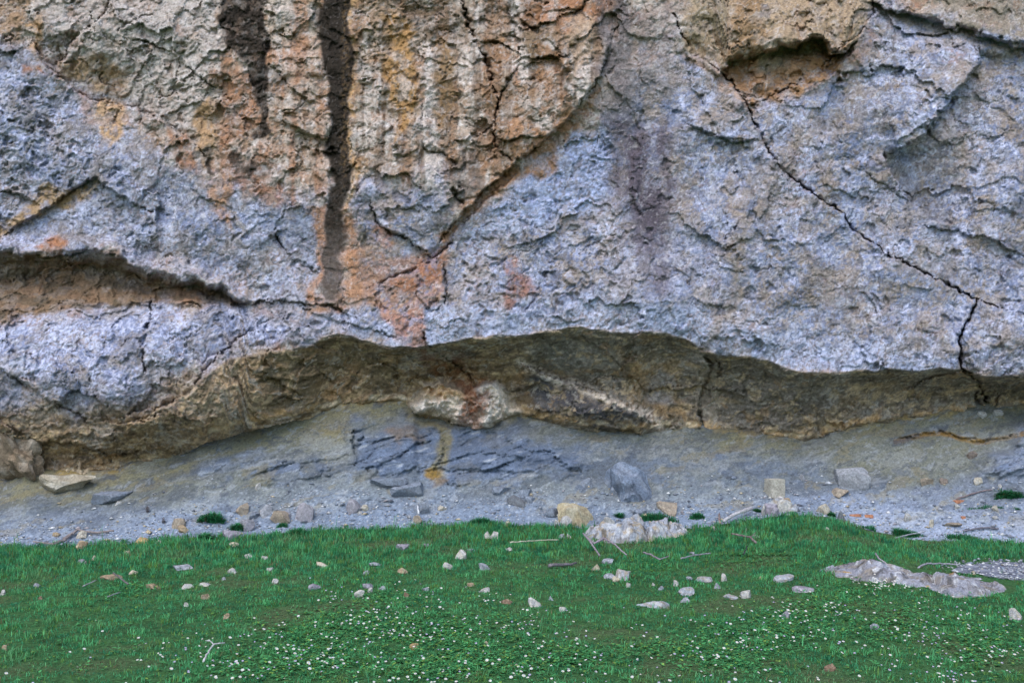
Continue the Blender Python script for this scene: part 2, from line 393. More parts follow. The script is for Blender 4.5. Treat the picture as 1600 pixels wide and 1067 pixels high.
rough = rough * (1 - 0.55 * streak)
f1, f2, pl, rr = worley(wx, wz * 1.15, 0.85, 1); C.dep += .105 * pl * np.sqrt(rough)
f1, f2, pl, rr = worley(wx * .85 + wz * .35, wz - wx * .25, 0.33, 2); C.dep += .058 * pl * rough ** .7
f1, f2, pl, rr3 = worley(wx - .2 * wz, wz * 1.3 + .2 * wx, 0.13, 3); C.dep += .014 * pl * rough
f1, f2, pl, rr4 = worley(wx + .01 * fbm(X, S, 40, 2, 8), wz * 1.2, 0.048, 4); C.dep += .004 * pl * rough
# overlapping plates and small ledges
def ledge(ang, freq, warp, seed):
    a = math.radians(ang)
    q = (X * math.sin(a) + S * math.cos(a)) * freq + warp * fbm(X, S, .9, 5, seed)
    return q - np.floor(q)
for ang, fr, wp, sd, am, lo in [(18, 1.1, 1.4, 300, .075, .15), (-35, 1.5, 1.6, 306, .06, .2), (50, 3.2, 2.0, 312, .030, .15), (5, 6, 2.6, 318, .016, .15), (-20, 13, 3.0, 324, .008, .1)]:
    C.dep += am * (ledge(ang, fr, wp, sd) - .5) * ss(lo, lo + .45, fbm(X, S, 1.1, 3, sd + 40)) * np.minimum(rough, 1.2)
C.dep -= (.035 * ridged(wx, wz, 1.9, 4, 20) + .009 * ridged(wx, wz, 9, 3, 23)) * rough
C.dep += (.030 * np.minimum(fbm(wx, wz, 2.6, 4, 41), .05) * -1.6 + .018 * fbm(wx, wz, 6.5, 4, 43)) * (.45 + .55 * np.minimum(rough, 1))
# hairline crack network, broken up
for fr, sd, dp, wd_ in [(1.6, 401, .045, .016), (3.4, 407, .030, .022), (7.0, 413, .015, .035)]:
    w_ = np.abs(perlin(wx * fr + .15 * C.wu2, wz * fr * 1.2 + .15 * C.wv2, sd))
    C.dep += dp * np.exp(-(w_ / wd_) ** 2) * ss(.05, .35, fbm(X, S, 1.3, 3, sd + 2)) * np.clip(rough + .25, 0, 1)
C.dep += fbm(X, S, 0.45, 3, 30) * .18 + fbm(X, S, 2.2, 4, 31) * .05 * rough + fbm(X, S, 30, 3, 33) * .004
# foliation in the shelter wall and on the underside
fol = ridged(wx * .6 + wz * .3, wz * 1.3 - wx * .3, 4.5, 4, 35)
C.dep -= .05 * fol * under
# solution pits, thick in some patches
pitm = np.clip(.9 * C.mask([(-60, 130), (60, 130), (110, 200), (170, 240), (200, 300), (140, 300), (60, 340), (-60, 390)], 25) + .8 * C.mask([(860, 210), (955, 200), (960, 300), (800, 330), (720, 400), (700, 460), (840, 490), (1000, 480), (1000, 380), (960, 320)], 25)
     + .5 * C.mask([(60, 360), (180, 320), (330, 400), (440, 440), (440, 468), (330, 440), (180, 396)], 15) + .35 * ss(.15, .6, fbm(X, S, .9, 3, 95)), 0, 1) * (1 - under)
f1, f2, pl, rr = worley(wx, wz, 0.16, 7); C.dep += .060 * ss(.42, .12, f1) * (rr > .55) * pitm
f1, f2, pl, rr = worley(wx, wz, 0.065, 8); C.dep += .026 * ss(.45, .15, f1) * (rr > .45) * pitm
f1, f2, pl, rr = worley(wx, wz, 0.038, 10); C.dep += .011 * ss(.5, .2, f1) * (rr > .5) * ss(-.1, .4, fbm(X, S, 2.5, 3, 97)) * (1 - under)
f1, f2, pl, rr = worley(wx, wz, 0.34, 9); C.dep += .05 * ss(.22, .12, f1) * (rr > .7) * (1 - under)
# vertical flutes of the dripstone curtain
fl = C.mask([(548, -60), (725, -60), (740, 60), (720, 230), (640, 270), (560, 260)], 25)
C.dep += .013 * fl * np.sin(X * 26 + 2.2 * fbm(X, S * .25, 2, 2, 37))

# ------------------------------------------------------------------ colours of the rock, with skylight blue put into its blue-grey zones
n1 = fbm(X, S, 1.3, 4, 100); n2 = fbm(X, S, 5, 4, 104); n3 = fbm(X, S, 19, 4, 108, .65); n4 = fbm(X, S * .3, 5, 4, 112); n5 = fbm(X, S, 60, 2, 115)
CREAM, TAN, GREY, BLUE, PALE = (.42, .345, .27), (.30, .205, .13), (.25, .245, .245), (.245, .28, .385), (.50, .52, .61)
OCHRE, RUST, DARK, OLIVE = (.38, .225, .10), (.33, .165, .09), (.040, .033, .026), (.215, .150, .080)
C.col = np.tile(np.array(CREAM, f32), (len(u), 1))
C.paint(TAN, ss(.0, .5, n2 + .5 * n1) * .75); C.paint((.40, .275, .195), ss(.0, .5, fbm(X, S, 1.7, 4, 117)) * .7); C.paint((.25, .15, .085), ss(.1, .55, n4 + .4 * n3) * .7 * ss(120, 330, u)); C.paint((.60, .55, .49), ss(.22, .5, fbm(X, S, 4.2, 5, 119, .6)) * .8); C.paint(GREY, ss(.1, .6, n1 - .4 * n2 + .3 * n3) * .55)
C.paint(OCHRE, ss(.25, .7, fbm(X, S, 2.4, 4, 120) + .3 * n3) * .5)
def P_(pts, col, strength=1.0, soft=8, warp=1.0, breakup=0.5, nz=None):
    m = C.mask(pts, soft, warp)
    nz = n2 if nz is None else nz
    m = m * strength * np.clip(1 - breakup + breakup * 2 * ss(-.35, .35, nz + .5 * n3), 0, 1)
    C.paint(col, np.clip(m, 0, 1).astype(f32))
B1 = [(-700, 62), (40, 70), (90, 125), (130, 155), (190, 190), (260, 270), (330, 300), (420, 300), (500, 330), (500, 440), (440, 476), (330, 440), (180, 395), (60, 400), (-700, 390)]
B2 = [(-700, 490), (0, 494), (140, 478), (240, 476), (380, 482), (520, 492), (640, 512), (650, 538), (560, 530), (480, 540), (360, 545), (300, 595), (220, 632), (60, 632), (-700, 600)]
B3 = [(575, 300), (650, 275), (700, 290), (690, 380), (760, 320), (850, 252), (950, 205), (1060, 60), (1130, 120), (1180, 180), (1345, 80), (1370, 10), (1480, 42), (2300, 82), (2300, 602), (1500, 585), (1300, 592), (1170, 565), (1060, 535), (900, 518), (780, 526), (660, 547), (560, 500), (550, 380)]
for b in (B1, B2, B3): P_(b, BLUE, .92, 60 if b is B1 else 30, 2.0, .6, n1 * .8 + .10)
for b in (B1, B2, B3): P_(b, PALE, .85, 60 if b is B1 else 30, 2.0, 1.0, n3 * .9 + n2 * .6 - .15)
for b in (B1, B3): P_(b, GREY, .6, 26, 1.7, 1.0, fbm(X, S, 8, 4, 130) - .2)
for b in (B1, B2, B3): P_(b, (.20, .175, .15), .7, 26, 1.7, 1.0, fbm(X, S, 2.0, 6, 138, .62) - .3)
P_(B3, (.30, .245, .19), .6, 14, 1.2, 1.0, fbm(X, S, 3, 5, 133) - .28)
P_([(865, 215), (950, 205), (955, 300), (900, 340), (790, 360), (720, 400), (760, 330)], (.46, .52, .70), .7, 14, 1, .6, n3)
P_([(700, 480), (900, 470), (1080, 480), (1250, 530), (1400, 540), (1490, 560), (1490, 582), (1300, 592), (1170, 562), (1060, 535), (900, 516), (660, 546), (560, 515)], (.46, .51, .64), .6, 12, 1, .7, n3)
P_([(900, 470), (930, 450), (960, 380), (1160, 340), (1120, 480)], (.33, .35, .42), .35, 20)
# hard-edged patches of crust, weathering and lichen
warm = np.clip(1 - C.mask(B1, 26, 1.7) - C.mask(B2, 26, 1.7) - C.mask(B3, 26, 1.7), 0, 1) * (1 - under)
cold = (1 - warm) * (1 - under)
def patch(f, seed, lo, w): return ss(lo, lo + w, fbm(wx, wz, f, 5, seed, .62))
for col, f, sd, lo, w, k, zone in [
    ((.33, .165, .085), 2.4, 601, .16, .12, .60, warm), ((.20, .125, .07), 4.6, 606, .20, .10, .60, warm), ((.52, .46, .39), 3.3, 611, .18, .10, .70, warm), ((.60, .56, .50), 9.0, 616, .24, .08, .75, warm), ((.40, .27, .18), 6.5, 620, .24, .10, .6, warm),
    ((.165, .195, .275), 3.6, 631, .16, .14, .60, cold), ((.33, .28, .225), 3.0, 636, .24, .12, .50, cold), ((.43, .46, .55), 4.4, 641, .14, .14, .50, cold), ((.56, .58, .64), 10.0, 646, .24, .10, .6, cold), ((.12, .125, .14), 7.5, 651, .30, .08, .65, cold),
    ((.105, .095, .085), 13.0, 656, .30, .07, .65, warm + cold), ((.40, .30, .17), 5.0, 661, .20, .10, .45, under), ((.075, .065, .05), 6.0, 666, .24, .10, .5, under), ((.36, .33, .27), 8.0, 671, .26, .08, .5, under)]:
    C.paint(col, (patch(f, sd, lo, w) * k * zone * ss(-.25, .35, fbm(X, S, .8, 3, sd + 3))).astype(f32))
vst = fbm(X, S * .10, 3.2, 4, 690, .6) + .25 * n2; vst2 = fbm(X, S * .12, 5.0, 4, 694, .6) + .25 * n3
P_([(60, -60), (345, -60), (340, 120), (330, 240), (250, 210), (160, 150), (70, 60)], (.44, .42, .385), .6, 20, 1.2, .6, n2)
cur = C.mask([(540, -60), (1010, -60), (960, 120), (900, 190), (790, 290), (700, 300), (560, 290)], 22, 1.0)
C.paint((.25, .15, .085), (cur * ss(.02, .3, vst) * .75).astype(f32)); C.paint((.60, .54, .47), (cur * ss(.08, .35, -vst + .3 * n3) * .7).astype(f32)); C.paint((.16, .11, .07), (cur * ss(.18, .4, vst2) * .65).astype(f32))
cur2 = C.mask([(330, -60), (500, -60), (505, 300), (420, 320), (330, 280)], 22, 1.0)
C.paint((.34, .18, .10), (cur2 * ss(.05, .35, vst) * .6).astype(f32)); C.paint((.56, .50, .43), (cur2 * ss(.08, .35, -vst + .3 * n3) * .6).astype(f32))
# warm stains, and a dark olive band along the roof of the long hollow
for pts, col, s in [
  ([(0, 0), (60, 0), (50, 30), (20, 60), (-40, 64), (-40, 0)], TAN, .8), ([(45, 25), (70, 25), (62, 72), (42, 70)], OCHRE, .7), ([(95, 95), (150, 90), (205, 120), (200, 150), (150, 140)], OCHRE, .6),
  ([(30, 105), (72, 104), (72, 130), (60, 112), (32, 120)], RUST, .8), ([(140, 160), (185, 158), (200, 200), (170, 235), (150, 190)], (.45, .31, .20), .9), ([(105, 135), (130, 140), (150, 190), (120, 180)], (.36, .25, .2), .7),
  ([(262, 195), (300, 225), (300, 265), (275, 250)], RUST, .7), ([(300, 165), (330, 150), (340, 230), (320, 260), (300, 220)], OCHRE, .7), ([(342, 110), (400, 120), (400, 190), (378, 240), (345, 220)], RUST, .65),
  ([(355, 250), (420, 240), (430, 290), (380, 310), (350, 285)], (.24, .12, .065), .6), ([(315, 275), (360, 280), (360, 360), (335, 330)], (.44, .27, .18), .8), ([(400, 270), (440, 290), (430, 330), (405, 310)], RUST, .5),
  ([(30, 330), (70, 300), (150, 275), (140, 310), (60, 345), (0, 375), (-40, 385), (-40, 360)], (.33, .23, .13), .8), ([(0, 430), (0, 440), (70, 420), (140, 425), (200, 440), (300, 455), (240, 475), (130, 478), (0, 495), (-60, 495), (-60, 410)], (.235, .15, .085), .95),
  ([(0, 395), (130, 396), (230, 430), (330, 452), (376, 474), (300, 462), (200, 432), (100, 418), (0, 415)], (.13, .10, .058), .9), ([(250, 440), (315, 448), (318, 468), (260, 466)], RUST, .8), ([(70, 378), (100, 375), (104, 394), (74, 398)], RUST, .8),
  ([(480, 330), (512, 320), (506, 400), (505, 470), (550, 484), (535, 495), (480, 478), (495, 420)], (.40, .22, .13), .75), ([(528, 480), (540, 330), (549, 320), (556, 420), (560, 490)], (.42, .235, .14), .85),
  ([(549, -40), (560, -40), (558, 200), (552, 330), (545, 330)], (.46, .29, .15), .9), ([(560, -40), (620, -40), (620, 70), (600, 90), (575, 80)], (.34, .25, .17), .5),
  ([(600, 20), (650, 40), (655, 170), (625, 230), (605, 160)], OCHRE, .85), ([(620, -40), (665, -40), (672, 60), (640, 60)], (.19, .13, .085), .75), ([(675, 60), (705, 60), (715, 150), (690, 200), (672, 130)], (.23, .15, .08), .8),
  ([(690, -40), (730, -40), (742, 60), (720, 100), (700, 40)], (.22, .155, .10), .6), ([(800, -40), (960, -40), (950, 30), (920, 35), (860, 60), (820, 45)], RUST, .7), ([(800, -40), (850, -40), (845, 40), (810, 45)], (.20, .12, .07), .7),
  ([(818, 48), (870, 32), (880, 55), (850, 90), (822, 110)], (.19, .135, .085), .85), ([(845, 75), (875, 85), (870, 160), (840, 180), (830, 120)], (.27, .155, .085), .8), ([(795, 130), (835, 120), (830, 200), (800, 180)], (.23, .145, .085), .8),
  ([(790, 195), (860, 190), (935, 140), (930, 165), (870, 230), (860, 265), (790, 290), (730, 345), (690, 385), (676, 370), (740, 310), (790, 250)], (.34, .195, .11), .85), ([(880, 25), (930, 20), (925, 90), (900, 130)], (.40, .29, .2), .7),
  ([(545, 375), (600, 395), (660, 400), (700, 385), (694, 480), (650, 500), (600, 480), (545, 480)], (.35, .20, .125), .6), ([(600, 440), (680, 395), (690, 420), (610, 462)], (.30, .15, .09), .7), ([(585, 478), (660, 490), (680, 540), (650, 545), (600, 510)], (.38, .20, .13), .7),
  ([(780, 415), (805, 400), (830, 450), (800, 475), (784, 460)], (.26, .15, .12), .8), ([(585, 350), (620, 365), (605, 385), (580, 380)], RUST, .6),
  ([(1060, -40), (1370, -40), (1350, 60), (1320, 80), (1270, 60), (1140, 104), (1110, 100), (1070, 60)], (.36, .27, .18), .85), ([(1140, -40), (1200, -40), (1190, 70), (1140, 90)], (.26, .165, .09), .7), ([(1075, -40), (1130, -40), (1130, 60), (1085, 60)], (.24, .20, .13), .6),
  ([(1135, 106), (1200, 78), (1275, 60), (1330, 70), (1300, 120), (1240, 145), (1170, 172), (1150, 140)], (.33, .20, .115), .9), ([(1180, 85), (1240, 75), (1225, 110), (1175, 120)], (.26, .24, .19), .7), ([(1060, 60), (1085, 85), (1130, 115), (1175, 180), (1160, 178), (1110, 122), (1062, 90)], (.38, .26, .18), .7),
  ([(1320, 90), (1360, 50), (1375, 60), (1330, 110)], (.36, .22, .14), .6), ([(1375, -40), (1700, -40), (1700, 90), (1600, 68), (1480, 36)], (.27, .23, .18), .85),
  ([(1410, 222), (1445, 212), (1490, 170), (1505, 200), (1450, 235)], (.42, .37, .36), .8), ([(1150, 320), (1180, 330), (1170, 450), (1120, 545), (1105, 540), (1140, 440)], (.27, .225, .18), .6), ([(1110, 545), (1140, 560), (1200, 565), (1170, 575), (1110, 560)], (.30, .25, .2), .6),
]: P_(pts, np.array(col) * (.98, .98, .95), min(1, s * 1.1), 7, .9, .6)
# mineral streaks, with the shade of one hollow painted in among them
DK = [([(350, -40), (412, -40), (410, 50), (418, 105), (413, 150), (416, 200), (404, 208), (398, 150), (384, 105), (362, 40)], 4, .95), ([(340, -40), (415, -40), (412, 60), (420, 110), (414, 150), (418, 205), (402, 215), (398, 150), (380, 100), (352, 40)], 3, .93), ([(355, 250), (378, 240), (380, 268), (360, 272)], 4, .6), ([(322, 226), (334, 228), (332, 275), (324, 275)], 3, .7),
      ([(345, -40), (360, -40), (360, 10), (345, 20)], 6, .6), ([(376, 262), (405, 250), (412, 265), (385, 282)], 5, .6)]
for pts, s, k in DK: streak = np.maximum(streak, C.mask(pts, s, .8) * k * np.clip(.55 + .9 * ss(-.3, .3, n2 + .5 * n3), 0, 1))
C.paint(DARK, (streak * .9 * (v < 300)).astype(f32))
C.paint(np.array(DARK) * .8, (streak * .97 * ss(520, 330, v)).astype(f32)); C.paint((.075, .058, .045), (streak * .9 * ss(300, 400, v) * np.clip(.75 + .5 * n2, 0, 1)).astype(f32))
C.paint((.13, .085, .045), (C.mask([(534, 0), (546, 0), (544, 250), (532, 300)], 4, .4) * .7 * ss(-.2, .3, n3)).astype(f32))
for pts, col, k, s in [([(925, -40), (990, -40), (985, 60), (958, 130), (940, 110), (935, 40)], (.10, .085, .08), .9, 12), ([(935, 110), (985, 60), (1010, 110), (985, 190), (960, 200)], (.13, .115, .11), .75, 16), ([(960, 190), (1045, 195), (1056, 300), (1046, 375), (985, 375), (956, 300)], (.115, .10, .112), 1.0, 22),
                       ([(1000, 365), (1045, 365), (1050, 460), (1015, 465), (1005, 420)], (.14, .125, .14), .8, 14), ([(940, 30), (1060, 0), (1040, 120), (980, 180), (950, 190)], (.26, .235, .225), .55, 20), ([(690, 260), (740, 240), (765, 290), (715, 320)], (.12, .11, .10), .65, 8),
                       ([(1385, 240), (1440, 300), (1500, 350), (1470, 370), (1410, 310)], (.19, .19, .20), .6, 12), ([(1195, 0), (1206, 0), (1206, 32), (1196, 34)], (.13, .12, .12), .8, 3)]:  # first patch: shade of the hollow below the plate, put into the colour
    P_(pts, col, k, s, .8, .45, n4)
# shelter wall: brown, banded, ochre at its foot
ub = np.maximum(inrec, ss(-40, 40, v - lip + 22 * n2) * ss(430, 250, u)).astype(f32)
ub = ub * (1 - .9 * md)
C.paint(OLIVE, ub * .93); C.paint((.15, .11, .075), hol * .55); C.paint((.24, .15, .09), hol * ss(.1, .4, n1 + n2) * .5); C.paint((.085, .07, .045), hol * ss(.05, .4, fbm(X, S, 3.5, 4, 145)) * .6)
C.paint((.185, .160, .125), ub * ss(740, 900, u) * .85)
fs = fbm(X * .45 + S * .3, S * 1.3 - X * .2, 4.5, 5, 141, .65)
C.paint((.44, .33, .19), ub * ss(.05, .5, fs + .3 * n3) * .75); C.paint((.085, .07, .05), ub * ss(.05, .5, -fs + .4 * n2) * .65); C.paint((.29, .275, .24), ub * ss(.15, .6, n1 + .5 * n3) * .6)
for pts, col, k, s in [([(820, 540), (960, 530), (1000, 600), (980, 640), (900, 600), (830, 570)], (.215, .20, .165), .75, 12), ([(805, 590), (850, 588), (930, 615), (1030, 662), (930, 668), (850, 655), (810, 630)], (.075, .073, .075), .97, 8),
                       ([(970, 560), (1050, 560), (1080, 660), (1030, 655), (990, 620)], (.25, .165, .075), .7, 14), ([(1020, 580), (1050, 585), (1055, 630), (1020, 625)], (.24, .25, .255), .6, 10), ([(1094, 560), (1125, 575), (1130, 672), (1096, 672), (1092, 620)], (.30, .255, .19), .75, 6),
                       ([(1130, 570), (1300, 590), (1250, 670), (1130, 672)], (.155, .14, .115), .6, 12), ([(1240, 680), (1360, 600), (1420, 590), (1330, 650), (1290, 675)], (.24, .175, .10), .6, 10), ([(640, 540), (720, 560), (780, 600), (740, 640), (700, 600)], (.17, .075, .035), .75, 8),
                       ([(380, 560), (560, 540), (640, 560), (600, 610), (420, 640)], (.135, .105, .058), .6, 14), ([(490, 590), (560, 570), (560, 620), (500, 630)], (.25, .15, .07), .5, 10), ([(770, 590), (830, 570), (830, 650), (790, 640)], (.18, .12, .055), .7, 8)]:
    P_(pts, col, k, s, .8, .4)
dfoot = foot - v
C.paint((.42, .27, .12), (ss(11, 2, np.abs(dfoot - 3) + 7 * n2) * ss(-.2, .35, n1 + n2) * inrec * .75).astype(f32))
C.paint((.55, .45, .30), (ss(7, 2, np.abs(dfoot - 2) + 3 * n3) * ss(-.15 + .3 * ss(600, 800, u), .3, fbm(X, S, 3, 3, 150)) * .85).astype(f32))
C.paint((.76, .69, .58), (md * .97).astype(f32)); C.paint((.50, .28, .08), (md * ss(632, 612, v + 8 * n2) * ss(745, 735, u) * .8).astype(f32)); C.paint((.46, .36, .23), (md * ss(.0, .4, n2 + n3) * .5).astype(f32))
rd = C.mask([(735, 585), (752, 590), (752, 612), (765, 640), (758, 662), (725, 664), (708, 648), (725, 625), (722, 600)], 8, .9); C.paint((.25, .105, .05), (rd * np.clip(.8 + .5 * n3, 0, 1)).astype(f32)); C.paint((.62, .5, .42), (rd * ss(645, 660, v) * ss(.05, .3, n3) * .9).astype(f32))
for col, f, sd, lo, w, k in [((.46, .35, .20), 5.0, 661, .20, .10, .5), ((.075, .065, .05), 6.0, 666, .24, .10, .5), ((.36, .33, .27), 8.0, 671, .26, .08, .5), ((.36, .22, .10), 3.0, 676, .32, .12, .35)]:
    C.paint(col, (patch(f, sd, lo, w) * k * ub * (1 - md)).astype(f32))
C.paint((.60, .58, .56), (patch(12.0, 681, .30, .08) * .3 * (1 - under) * (1 - streak)).astype(f32)); C.paint((.10, .09, .08), (patch(15.0, 686, .32, .06) * .6 * (1 - under)).astype(f32))
d, _, _ = polydist(u[::1], v + C.wv * .25, [(812, 562), (850, 585), (900, 602), (950, 620), (990, 638), (1030, 662)])
C.paint((.52, .45, .36), (ss(11, 2, d + 5 * n2) * ss(-.45, .1, n3 + .5 * n2)).astype(f32) * .9)
C.col *= np.clip(1.0 + .24 * n3 + .10 * n5 + .10 * n2, .5, 1.5)[:, None]
C.col *= (1 + .12 * under)[:, None]  # undercut rock lightened in colour, standing in for light reaching under the overhang

C.col = saturate(C.col * (1 - .0 * under)[:, None], 1.22 - .2 * under[:, None] - .16 * (warm * ss(.95, 1.5, C.col[:, 0] / (C.col[:, 2] + .01)))[:, None]) * .95 * np.array((1.01, .985, 1.02))
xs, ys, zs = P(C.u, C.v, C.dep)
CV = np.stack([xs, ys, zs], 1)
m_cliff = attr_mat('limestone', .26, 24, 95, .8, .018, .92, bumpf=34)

# blocks that the joints part from one another
BLOCKS = [
 ('rock_block', [(-4000, 485), (0, 485), (130, 476), (240, 473), (380, 477), (420, 500), (352, 545), (312, 592), (296, 615), (240, 640), (225, 725), (-4000, 800)], 'bulging grey block with a brown underside'),
 ('rock_slab', [(1178, 190), (1200, 235), (1225, 270), (1275, 305), (1305, 325), (1335, 360), (1380, 395), (1430, 420), (1490, 447), (1525, 470), (1512, 500), (1497, 530), (1500, 560), (1505, 582), (1400, 700), (1106, 552), (1070, 532), (960, 519), (990, 250), (1062, 60), (1085, 85), (1128, 115), (1160, 150)], 'broad smooth blue-grey slab under the long diagonal joint'),
 ('rock_block', [(1525, 470), (1570, 482), (1660, 505), (4400, 520), (4400, 700), (1545, 700), (1530, 600), (1505, 580), (1500, 560), (1497, 530), (1512, 500)], 'blue-grey block right of the forked joint'),
 ('rock_ledge', [(1365, -4000), (1365, 4), (1420, 22), (1480, 38), (1530, 50), (1600, 70), (1700, 95), (4400, 400), (4400, -4000)], 'brown banded ledge jutting above the blue-grey slab'),
 ('rock_block', [(1052, 20), (1062, 45), (1085, 85), (1128, 115), (1137, 103), (1165, 86), (1200, 77), (1250, 67), (1275, 60), (1318, 70), (1345, 50), (1362, 20), (1365, -40), (1060, -40)], 'tan hanging block over the orange cavity'),
 ('cavity', [(1137, 103), (1165, 86), (1200, 77), (1250, 67), (1275, 60), (1318, 70), (1300, 92), (1280, 112), (1225, 140), (1175, 175), (1150, 140), (1128, 115)], 'orange brown cavity under the tan block'),
 ('rock_plate', [(1365, 4), (1480, 38), (1532, 60), (1530, 100), (1510, 122), (1475, 168), (1440, 212), (1385, 240), (1386, 262), (1425, 318), (1530, 465), (1490, 447), (1430, 420), (1380, 395), (1335, 360), (1305, 325), (1275, 305), (1225, 270), (1200, 235), (1178, 190), (1175, 168), (1280, 112), (1318, 70), (1345, 50)], 'pale blue-grey plate between the joint and the cavity'),
 ('rock_wedge', [(741, 64), (757, 90), (766, 112), (772, 140), (779, 166), (786, 140), (812, 95), (790, 70)], 'cream wedge between two cracks'),
 ('calcite_mound', [(648, 625), (655, 605), (690, 601), (715, 612), (725, 640), (705, 655), (652, 648)], 'cream and ochre lump at the foot of the shelter wall'),
 ('rusty_rubble', [(735, 585), (752, 590), (752, 612), (765, 640), (758, 668), (725, 668), (705, 655), (725, 640), (722, 600)], 'red-brown crumbling rubble between two pale lumps'),
 ('calcite_mound', [(752, 606), (775, 606), (798, 626), (800, 648), (770, 664), (758, 662), (765, 640)], 'rounded pale lump right of the rusty rubble'),
 ('dripstone_streak', [(488, -40), (500, 80), (507, 130), (510, 190), (516, 300), (505, 380), (503, 440), (514, 478), (527, 478), (532, 400), (541, 330), (546, 250), (549, 150), (549, -40)], 'dark mineral streak running down the face'),
 ('shelter_wall', None, 'brown undercut rock wall of the shelter beneath the lip'),
]
cliff = tag(empty('cliff', (0, 12.8, 0)), kind='structure')
fc_u = C.u[cq].mean(1); fc_v = C.v[cq].mean(1)
keep = (C.v[cq].min(1) < FOOT(fc_u) + 14)
lab = np.zeros(len(cq), np.int32)
for k, (nm, pts, lb) in enumerate(BLOCKS):
    if pts is None: m = (fc_v > LIP(fc_u)) & (fc_u > 300)
    else: m = inpoly(fc_u + C.wu2[cq[:, 0]] * 3, fc_v + C.wv2[cq[:, 0]] * 3, pts)
    lab[m & (lab == 0)] = k + 1
def sub_mesh(V, Q, cols, name, mat, parent):
    ids = np.unique(Q); rm = np.zeros(len(V), np.int32); rm[ids] = np.arange(len(ids))
    return mesh_obj(name, V[ids] - np.array(parent.location, f32), rm[Q], mat, parent, cols[ids])
for k in range(len(BLOCKS) + 1):
    q = cq[keep & (lab == k)]
    if not len(q): continue
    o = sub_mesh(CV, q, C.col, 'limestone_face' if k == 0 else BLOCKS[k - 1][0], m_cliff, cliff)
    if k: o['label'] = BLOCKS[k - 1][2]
# ------------------------------------------------------------------ the bank of schist and scree below the shelter
def bank_y(u, v):
    e, f = EDGE(u), FOOT(u)
    s = (e - v) / np.maximum(e - f, 5)
    ye, yf = EDGE_Y(u), FOOT_Y(u)
    sc_ = np.clip(s, 0, 1)
    return ye + (yf - ye) * (0.45 * sc_ + 0.55 * sc_ ** 0.72) + np.maximum(s - 1, 0) * 2.5 - np.maximum(-s, 0) * 1.5

tabu = np.linspace(-3000, 4500, 1500)
TX, TY, TZ = P(tabu, EDGE(tabu), EDGE_Y(tabu))
def ground_z(x, y):
    """meadow height"""
    ye = np.interp(x, TX, TY); ze = np.interp(x, TX, TZ)
    t = (y - 6.0) / (ye - 6.0)
    z = ze * np.clip(t, 0, 1) ** 1.6 - np.maximum(y - ye, 0) * 0.12
    return z + (0.035 * perlin(x * .9, y * .9, 3) + .02 * perlin(x * 2.3, y * 2.3, 4)) * np.clip(1.0 - np.abs(t - .55) * 1.9, 0, 1)

def on_meadow_n(u, v):
    """where the lines of sight of photo pixels meet the meadow"""
    u = np.asarray(u, float); v = np.asarray(v, float)
    lo = np.full(u.shape, 3.0); hi = np.full(u.shape, 14.0)
    for _ in range(26):
        m = .5 * (lo + hi); x, y, z = P(u, v, m)
        up = z > ground_z(x, y)
        lo = np.where(up, m, lo); hi = np.where(up, hi, m)
    x, y, z = P(u, v, lo)
    return np.stack([x, y, ground_z(x, y)], -1)
def on_meadow(u, v): return on_meadow_n([u], [v])[0]
def on_ground(u, v):
    if v >= EDGE(u): return on_meadow(u, v)
    return np.array(P(u, v, float(bank_y(np.array([float(u)]), np.array([float(v)]))[0])))

G = Field()
ub_ = axis(-40, 1640, 2.0, -2600, 4200, 1.25, 260, 4.0); vb_ = np.arange(606, 880, 1.7)
G.u, G.v, gq = grid(ub_, vb_)
u, v = G.u, G.v
G.dep = bank_y(u, v).astype(f32)
gx, gy, gz = P(u, v, G.dep)
X = gx.astype(f32); S = (gz + .4 * gy).astype(f32)
common(G, X, S)
e, f = EDGE(u), FOOT(u); s = (e - v) / (e - f)
outc = G.mask([(552, 690), (556, 672), (600, 662), (680, 655), (760, 668), (810, 668), (850, 690), (900, 705), (925, 730), (880, 748), (800, 745), (740, 755), (690, 762), (630, 745), (560, 740)], 24, .9)
outc2 = G.mask([(380, 745), (400, 720), (470, 715), (560, 712), (560, 745), (480, 750), (420, 760)], 10, .6) * .8
outc3 = G.mask([(1540, 740), (1575, 700), (1590, 675), (1700, 660), (1700, 745)], 18, .8)
outl = G.mask([(290, 745), (340, 715), (400, 705), (470, 705), (380, 740), (330, 760)], 10, .6) * .6
oc = np.clip(outc + outc2 + outc3 + outl, 0, 1)
G.dep -= .11 * outc + .07 * outc2 + .16 * outc3 + .05 * outl
ca, sa = math.cos(math.radians(22)), math.sin(math.radians(22))
A = X * ca + S * sa; Bc = -X * sa + S * ca              # along / across the foliation, which climbs to the right
fo = ridged(A * .28, Bc * 1.7 + .12 * fbm(X, S, 2, 2, 5), 5.0, 4, 200)
G.dep -= (.028 * fo) * (oc + .4 + 1.6 * outc3)
f1, f2, pl, rr = worley(A * .42 + .08 * G.wu2, Bc * 1.25 + .05 * G.wv2, 0.34, 11); G.dep -= .05 * pl * oc
edgeg = ss(.10, .02, f2 - f1) * oc; G.dep += .035 * edgeg
f1, f2, pl, rr = worley(A * .5 + .03 * G.wu2, Bc * 1.2, 0.06, 12); G.dep -= .012 * pl * (oc + .12)
G.dep += fbm(X, S, 1.1, 4, 205) * .07 + fbm(A * .5, Bc, 3.2, 3, 206) * .03 + fbm(X, S, 7, 4, 207) * .012 + fbm(X, S, 35, 3, 209) * .005
